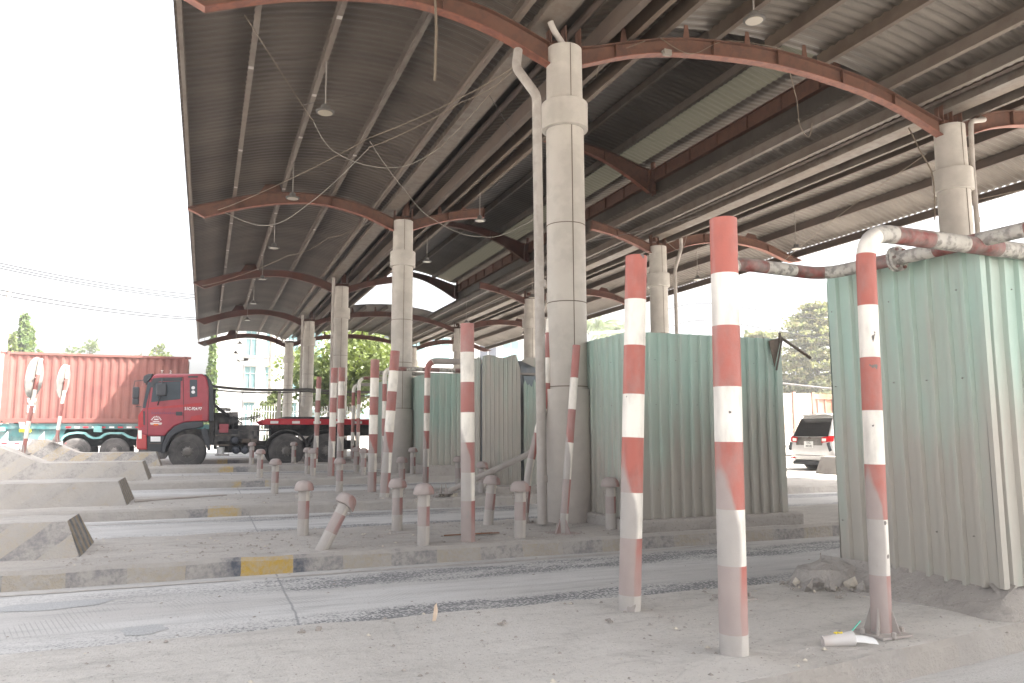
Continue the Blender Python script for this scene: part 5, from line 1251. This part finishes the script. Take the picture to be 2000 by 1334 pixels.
Bd = empty('long_building', (26, 88, .2)); tag(Bd, 'long pale building with blue-grey glass bays behind the leafy tree', 'building')
m = MB().b2(-17, 16, .3, 10, 0, 13.6); m.build('wall', MT['wallw'], Bd)
MB().b2(-17.3, 16.3, -.6, 10.3, 13.6, 14.1).build('roof', MT['wallw'], Bd)
for i in range(11):
    for (a_, b_) in ((1.2, 4.0), (5.2, 7.9), (9.6, 12.6)):
        x = -16.2+i*3.0
        f = MB(); f.b2(x, x+2.3, .16, .298, a_, b_); w_ = f.build('window', MT['wallg'], Bd)
        MB().b2(x+.08, x+1.1, .13, .158, a_+.08, b_-.08).b2(x+1.2, x+2.22, .13, .158, a_+.08, b_-.08).build('pane', MT['wing'] if i % 4 < 3 else MT['tank'], w_)
# fence
MT['fence'] = flat('white_fence_paint', (.8, .8, .78), .5, 0, .05)
fn = empty('picket_fence', (5.2, 53, .2)); tag(fn, 'white picket fence behind the flatbed trailer', 'fence')
m = MB(); x = -4.2
while x < 4.8: m.b2(x, x+.045, -.02, .02, .05, 3.0); x += .17
m.build('pickets', MT['fence'], fn)
m = MB(); m.b2(-4.2, 4.8, .022, .05, 2.6, 2.67); m.b2(-4.2, 4.8, .022, .05, 1.4, 1.47); m.b2(-4.2, 4.8, .022, .05, .3, .37); m.build('rail', MT['fence'], fn)
fn2 = empty('picket_fence', (16, 53, .2)); tag(fn2, 'white picket fence seen between the striped hoops', 'fence')
m = MB(); x = -4.8
while x < 9: m.b2(x, x+.045, -.02, .02, .05, 2.9); x += .17
m.build('pickets', MT['fence'], fn2); MB().b2(-4.8, 9, .022, .05, 1.9, 1.97).b2(-4.8, 9, .022, .05, .4, .47).build('rail', MT['fence'], fn2)
# poles and wires
MT['utility'] = dusty('concrete_pole', (.46, .42, .38), (.38, .35, .31), .1, .85, nscale=1.)
def upole(px, Y, h, r, label, arms=True):
    X = gx(px, Y); root = empty('utility_pole', (X, Y, .2)); tag(root, label, 'utility pole')
    MB().tube([(0, 0, -.1), (0, 0, h)], [r, r*.62], 14).build('shaft', MT['utility'], root, True)
    if arms:
        m = MB()
        for z in (h-.4, h-1.1): m.b2(-.9, .9, -.06, .06, z, z+.1)
        for z in (h-.3, h-1.0):
            for x in (-.8, -.35, .35, .8): m.lathe((x, 0, z), [(.03, 0), (.06, .05), (.04, .12), (.06, .16), (.02, .2)], 8)
        m.build('crossarm', MT['lampcase'], root)
upole(527, 60, 14, .30, 'stout brownish concrete pole in front of the white building', False)
upole(-4, 46, 8.7, .17, 'slim pale utility pole at the left frame edge', False)
upole(1424, 52, 12.5, .16, 'utility pole hidden mostly behind the thickest striped pole')
lp = empty('street_lamp', (gx(471, 50), 50, .2)); tag(lp, 'thin white lamp post with two small heads before the white building', 'street lamp')
MB().tube([(0, 0, 0), (0, 0, 5.65)], .035, 8).build('post', MT['fence'], lp, True)
m = MB(); m.tube([(-.28, 0, 5.62), (.25, 0, 5.7)], .03, 6); m.box((-.34, 0, 5.66), (.22, .14, .08), 0, Matrix.Rotation(.6, 3, 'Y')); m.box((.12, 0, 5.74), (.26, .2, .14)); m.build('lamp_head', MT['lampcase'], lp)
for i, (a_, b_) in enumerate((((-40, 505), (400, 577)), ((-40, 510), (400, 583)), ((-40, 515), (400, 586)), ((-40, 558), (400, 622)), ((-40, 568), (400, 625)))):
    cable([onY(*a_, 44), onY(*b_, 56)], .026, MT['linegrey'], ['topmost of the upper three power lines at the left', 'middle one of the upper three power lines at the left', 'lowest of the upper three power lines at the left', 'upper of the two lower power lines at the left', 'lower of the two lower power lines at the left'][i], .25, 'power lines', name='power_line')
cable([onY(405, 752, 38), onY(600, 760, 39), onY(780, 762, 40)], .07, MT['lampcase'], 'thick grey cable bundle crossing the white building', .12, name='cable_bundle')
cable([onY(405, 758, 38.2), onY(600, 764, 39.2), onY(780, 770, 40.2)], .035, MT['lampcase'], 'thinner cable hanging just under the thick bundle', .15, name='cable_bundle')
cable([onY(1300, 603, 45), onY(1400, 593, 45), onY(1720, 640, 45)], .028, MT['linegrey'], 'upper thin power line in the sky right of the booth', .1, 'power lines', name='power_line')
cable([onY(1300, 640, 45), onY(1400, 626, 45), onY(1720, 680, 45)], .028, MT['linegrey'], 'lower thin power line in the sky right of the booth', .1, 'power lines', name='power_line')
cable([onY(1410, 735, 40), onY(1740, 770, 40)], .07, MT['lampcase'], 'thick grey cable bundle before the right hand trees', .05, name='cable_bundle')
cable([onY(1150, 652, 40), onY(1230, 646, 40)], .09, MT['wallw'], 'white pipe line in front of the palm crowns', 0, name='overhead_pipe')
# ------------------------------------------------------------------ trees
def leafmat(name, c, c2, tr=.35):
    m, t, n, l, p = nt(name); b = NB(t)
    cc = b.mix(b.ramp(b.noise(1.6, None, 4.), .35, .65), c, c2); l.new(cc, p.inputs['Base Color']); p.inputs['Roughness'].default_value = .5
    tn = n.new('ShaderNodeBsdfTranslucent'); l.new(b.mix(.5, cc, (.25, .32, .05)), tn.inputs[0]); mx = n.new('ShaderNodeMixShader'); mx.inputs[0].default_value = tr
    l.new(p.outputs[0], mx.inputs[1]); l.new(tn.outputs[0], mx.inputs[2]); l.new(mx.outputs[0], n['Material Output'].inputs[0]); return m
MT['leafA'] = leafmat('leaf_green', (.07, .12, .035), (.12, .17, .05)); MT['leafB'] = leafmat('leaf_grey_green', (.10, .13, .075), (.15, .18, .10)); MT['leafY'] = leafmat('leaf_yellow_green', (.17, .21, .06), (.12, .15, .06)); MT['leafC'] = leafmat('leaf_olive', (.14, .16, .07), (.24, .20, .11)); MT['bark'] = flat('bark', (.16, .13, .10), .9, 0, .3, 12)
def leafquad(m, p, s, r_, flatk=0., droop=0.):
    d = Vector((r_.gauss(0, 1), r_.gauss(0, 1), r_.gauss(0, 1)*(1-flatk)-droop)).normalized(); a = Vector((r_.gauss(0, 1), r_.gauss(0, 1), r_.gauss(0, 1)*(1-flatk))).normalized()
    w = d.cross(a)
    if w.length < .1: return
    w.normalize(); w *= s*.36; d = d*s
    m.add([p, p+d*.45+w, p+d, p+d*.45-w], [(0, 1, 2, 3)])
def tree(px, Y, label, h, crown, mats, leaf=.2, dens=1., seed=0, trunk=.15, name='broadleaf_tree', group=None, kind='round', X=None):
    X = gx(px, Y) if X is None else X
    r_ = random.Random(seed); root = empty(name, (X, Y, .2)); tag(root, label, 'tree', group)
    tk = MB(); tops = []
    z0, z1, R = crown
    tk.tube([(0, 0, -.2), (.06, .03, z0*.6), (r_.uniform(-.15, .15), .1, (z0+z1)*.5), (0, 0, z1*.95)], [trunk, trunk*.85, trunk*.5, trunk*.15], 10)
    cr = MB()
    if kind == 'round':
        nc = int(34*dens)
        for i in range(nc):
            u, th = r_.random(), r_.random()*6.283; zz = r_.uniform(-1, 1); rad = math.sqrt(max(0, 1-zz*zz))*r_.uniform(.45, 1.)
            c = Vector((R*rad*math.cos(th), R*rad*math.sin(th), (z0+z1)/2+(z1-z0)/2*zz*r_.uniform(.7, 1)))
            tk.tube([(0, 0, min(c.z*.8, z0+.6*(c.z-z0))), tuple(c)], [trunk*.28, .012], 5)
            cs = R*r_.uniform(.16, .34)
            for k in range(int(90*(cs/.6)*(.2/leaf)*1.2)):
                v = Vector((r_.gauss(0, 1), r_.gauss(0, 1), r_.gauss(0, .7))).normalized()*cs*r_.uniform(.5, 1.05); leafquad(cr, c+v, leaf*r_.uniform(.7, 1.25), r_)
    elif kind == 'column':
        for k in range(int(1500*dens)):
            t = r_.random(); z = z0+(z1-z0)*t; rad = R*(1-t)**.55*r_.uniform(.55, 1.05)*(1+.25*mnoise.noise((z*2, seed, 0))); th = r_.random()*6.283
            leafquad(cr, Vector((rad*math.cos(th), rad*math.sin(th), z)), leaf*r_.uniform(.8, 1.4), r_, 0, 1.2)
    elif kind == 'layer':
        L = int((z1-z0)/.62)
        for j in range(L):
            z = z0+(z1-z0)*j/L+r_.uniform(-.1, .1); rl = R*(1-.85*(j/L)**1.6)*r_.uniform(.8, 1.1)
            for q in range(int(9+rl*1.5)):
                th = r_.random()*6.283; e = rl*r_.uniform(.65, 1.05); tip = Vector((e*math.cos(th), e*math.sin(th), z+.12*e*r_.uniform(0, 1)))
                tk.tube([(0, 0, z), tuple(tip)], [.03, .008], 4)
                for k in range(int(46*dens)):
                    t = r_.uniform(.3, 1); p = Vector((0, 0, z)).lerp(tip, t)+Vector((r_.gauss(0, .32), r_.gauss(0, .32), r_.gauss(.03, .10))); leafquad(cr, p, leaf*r_.uniform(.7, 1.2), r_, .75)
    elif kind == 'palm':
        for j in range(26):
            th = r_.random()*6.283; el = r_.uniform(-.2, 1.2); Lg = R*r_.uniform(.85, 1.1); P = []
            for i in range(11):
                t = i/10; P.append(Vector((math.cos(th)*Lg*t*math.cos(el*.6), math.sin(th)*Lg*t*math.cos(el*.6), z1-.4+Lg*t*math.sin(el)-1.5*t*t*Lg*.5)))
            cr.tube(P, .02, 4)
            for i in range(2, 11):
                for k in range(6):
                    s = 1 if k % 2 else -1; sd = Vector((-math.sin(th), math.cos(th), 0))*s; q = P[i-1].lerp(P[i], (k//2)/3); e = q+sd*.42+Vector((0, 0, -.32))+(P[i]-P[i-1])*.8; w = (P[i]-P[i-1]).normalized()*.03
                    cr.add([q-w, q+w, e], [(0, 1, 2)])
    tk.build('trunk', MT['bark'], root, True); cr.build('crown', mats, root)
    return root
tree(32, 60, 'tall pointed columnar tree above the left end of the container', 10, (3.5, 9.3, .75), MT['leafA'], .28, 1.1, 1, name='columnar_tree', kind='column')
tree(45, 61, 'shorter columnar tree touching the tall pointed one', 9, (3.5, 8.6, .6), MT['leafA'], .28, .9, 2, name='columnar_tree', kind='column')
tree(9, 58, 'yellow-green columnar tree beside the left utility pole', 8, (3.5, 7.6, .6), MT['leafY'], .28, .9, 3, name='columnar_tree', kind='column')
tree(67, 66, 'tiny treetop poking above the container edge', 8, (3.5, 7.5, .3), MT['leafA'], .25, .4, 4, name='columnar_tree', kind='column')
tree(165, 75, 'rounded grey-green treetop above the container, left of the brighter one', 9, (3.5, 9.2, 2.7), MT['leafB'], .30, 1.3, 5)
tree(268, 76, 'rounded green treetop above the right half of the container', 9, (3.5, 9.0, 2.4), MT['leafB'], .30, 1.2, 6)
tree(297, 72, 'bright yellow-green treetop above the container', 9, (3.5, 8.9, 1.2), MT['leafY'], .28, .9, 7)
tree(330, 80, 'low dull green treetop at the right end of the container', 9, (3.5, 8.7, 1.4), MT['leafB'], .28, .7, 17)
tree(409, 66, 'dark creeper-covered columnar tree at the corner of the white building', 9, (2, 9.6, .55), MT['leafA'], .22, 1.2, 8, name='columnar_tree', kind='column')
tree(690, 56, 'broad big-leaved tree behind the far columns', 6, (2.9, 8.2, 4.6), MT['leafY'], .36, 2.1, 9, .2)
tree(640, 55, 'lower dark boughs of big leaves left of the third column', 5, (2.6, 6.6, 2.4), MT['leafA'], .34, 1.1, 10)
tree(533, 55, 'small bright green shrub behind the white fence', 2, (.3, 4.2, 1.3), MT['leafY'], .22, 1.1, 11, .04, name='garden_shrub')
X_, Y_ = 47.5, 50.
tree(0, 50., 'tall layered tree right of the green booth, with flat tiers of foliage', 12, (2.5, 12.3, 5.6), MT['leafC'], .30, 3.0, 12, .25, name='layered_tree', kind='layer', X=47.5)
tree(0, 56., 'lower layered tree left of the tall tiered one', 10, (2.5, 10.4, 5.0), MT['leafC'], .30, 2.4, 13, .2, name='layered_tree', kind='layer', X=46.)
tree(1466, 60, 'small slim treetop left of the tiered trees', 8, (2, 11.0, .9), MT['leafA'], .26, .8, 14, name='columnar_tree', kind='column')
tree(1495, 62, 'low bushy tree behind the torn corner of the wide booth', 8, (2, 10.4, 2.4), MT['leafC'], .28, 1.0, 15)
tree(1172, 62, 'palm crown under the roof edge right of the tallest column, left one', 9, (4, 11.2, 3.3), MT['leafB'], .3, 1, 16, .18, name='palm_tree', kind='palm')
tree(1212, 66, 'palm crown under the roof edge right of the tallest column, right one', 9, (4, 11.6, 3.3), MT['leafB'], .3, 1, 18, .18, name='palm_tree', kind='palm')
tree(1190, 72, 'dense dark tree behind the palm crowns', 8, (2, 10.6, 3.8), MT['leafB'], .32, 1.4, 19)
# ------------------------------------------------------------------ light
sd = Vector((.62, -.36, 1.)).normalized(); el = math.asin(sd.z); az = math.atan2(sd.x, sd.y)
L = bpy.data.lights.new('sun', 'SUN'); L.energy = 4.2; L.angle = math.radians(.6); L.color = (1., .95, .88)
lo_ = bpy.data.objects.new('sun', L); col.objects.link(lo_); lo_.rotation_euler = sd.to_track_quat('Z', 'Y').to_euler(); lo_.location = (30, -30, 60)
w = bpy.data.worlds.new('World'); sc.world = w; w.use_nodes = True; wt = w.node_tree
sk = wt.nodes.new('ShaderNodeTexSky'); sk.sky_type = 'NISHITA'; sk.sun_disc = False; sk.sun_elevation = el; sk.sun_rotation = az; sk.dust_density = 8.; sk.air_density = 1.; sk.ozone_density = .6
bg = wt.nodes['Background']; bg.inputs[1].default_value = .15; hs = wt.nodes.new('ShaderNodeHueSaturation'); hs.inputs['Saturation'].default_value = .25; wt.links.new(sk.outputs[0], hs.inputs['Color']); wt.links.new(hs.outputs[0], bg.inputs[0])
vs = sc.view_settings; vs.view_transform = 'Standard'; vs.look = 'None'; vs.exposure = 2.27; vs.gamma = 1; vs.use_curve_mapping = False
sc.render.engine = 'CYCLES'; sc.cycles.use_denoising = True; sc.cycles.max_bounces = 8; sc.cycles.diffuse_bounces = 5; sc.cycles.transparent_max_bounces = 8

hz_ = bpy.data.meshes.new('haze'); hb = MB().b2(-140, 140, -40, 150, -1.3, 17.5); hm = bpy.data.materials.new('haze_air'); hm.use_nodes = True; ht = hm.node_tree
ht.nodes.remove(ht.nodes['Principled BSDF']); pv = ht.nodes.new('ShaderNodeVolumePrincipled'); pv.inputs['Color'].default_value = (.95, .95, .95, 1); pv.inputs['Density'].default_value = .0022; pv.inputs['Anisotropy'].default_value = .3
ht.links.new(pv.outputs[0], ht.nodes['Material Output'].inputs['Volume']); ho = hb.build('haze', hm); ho['kind'] = 'stuff'
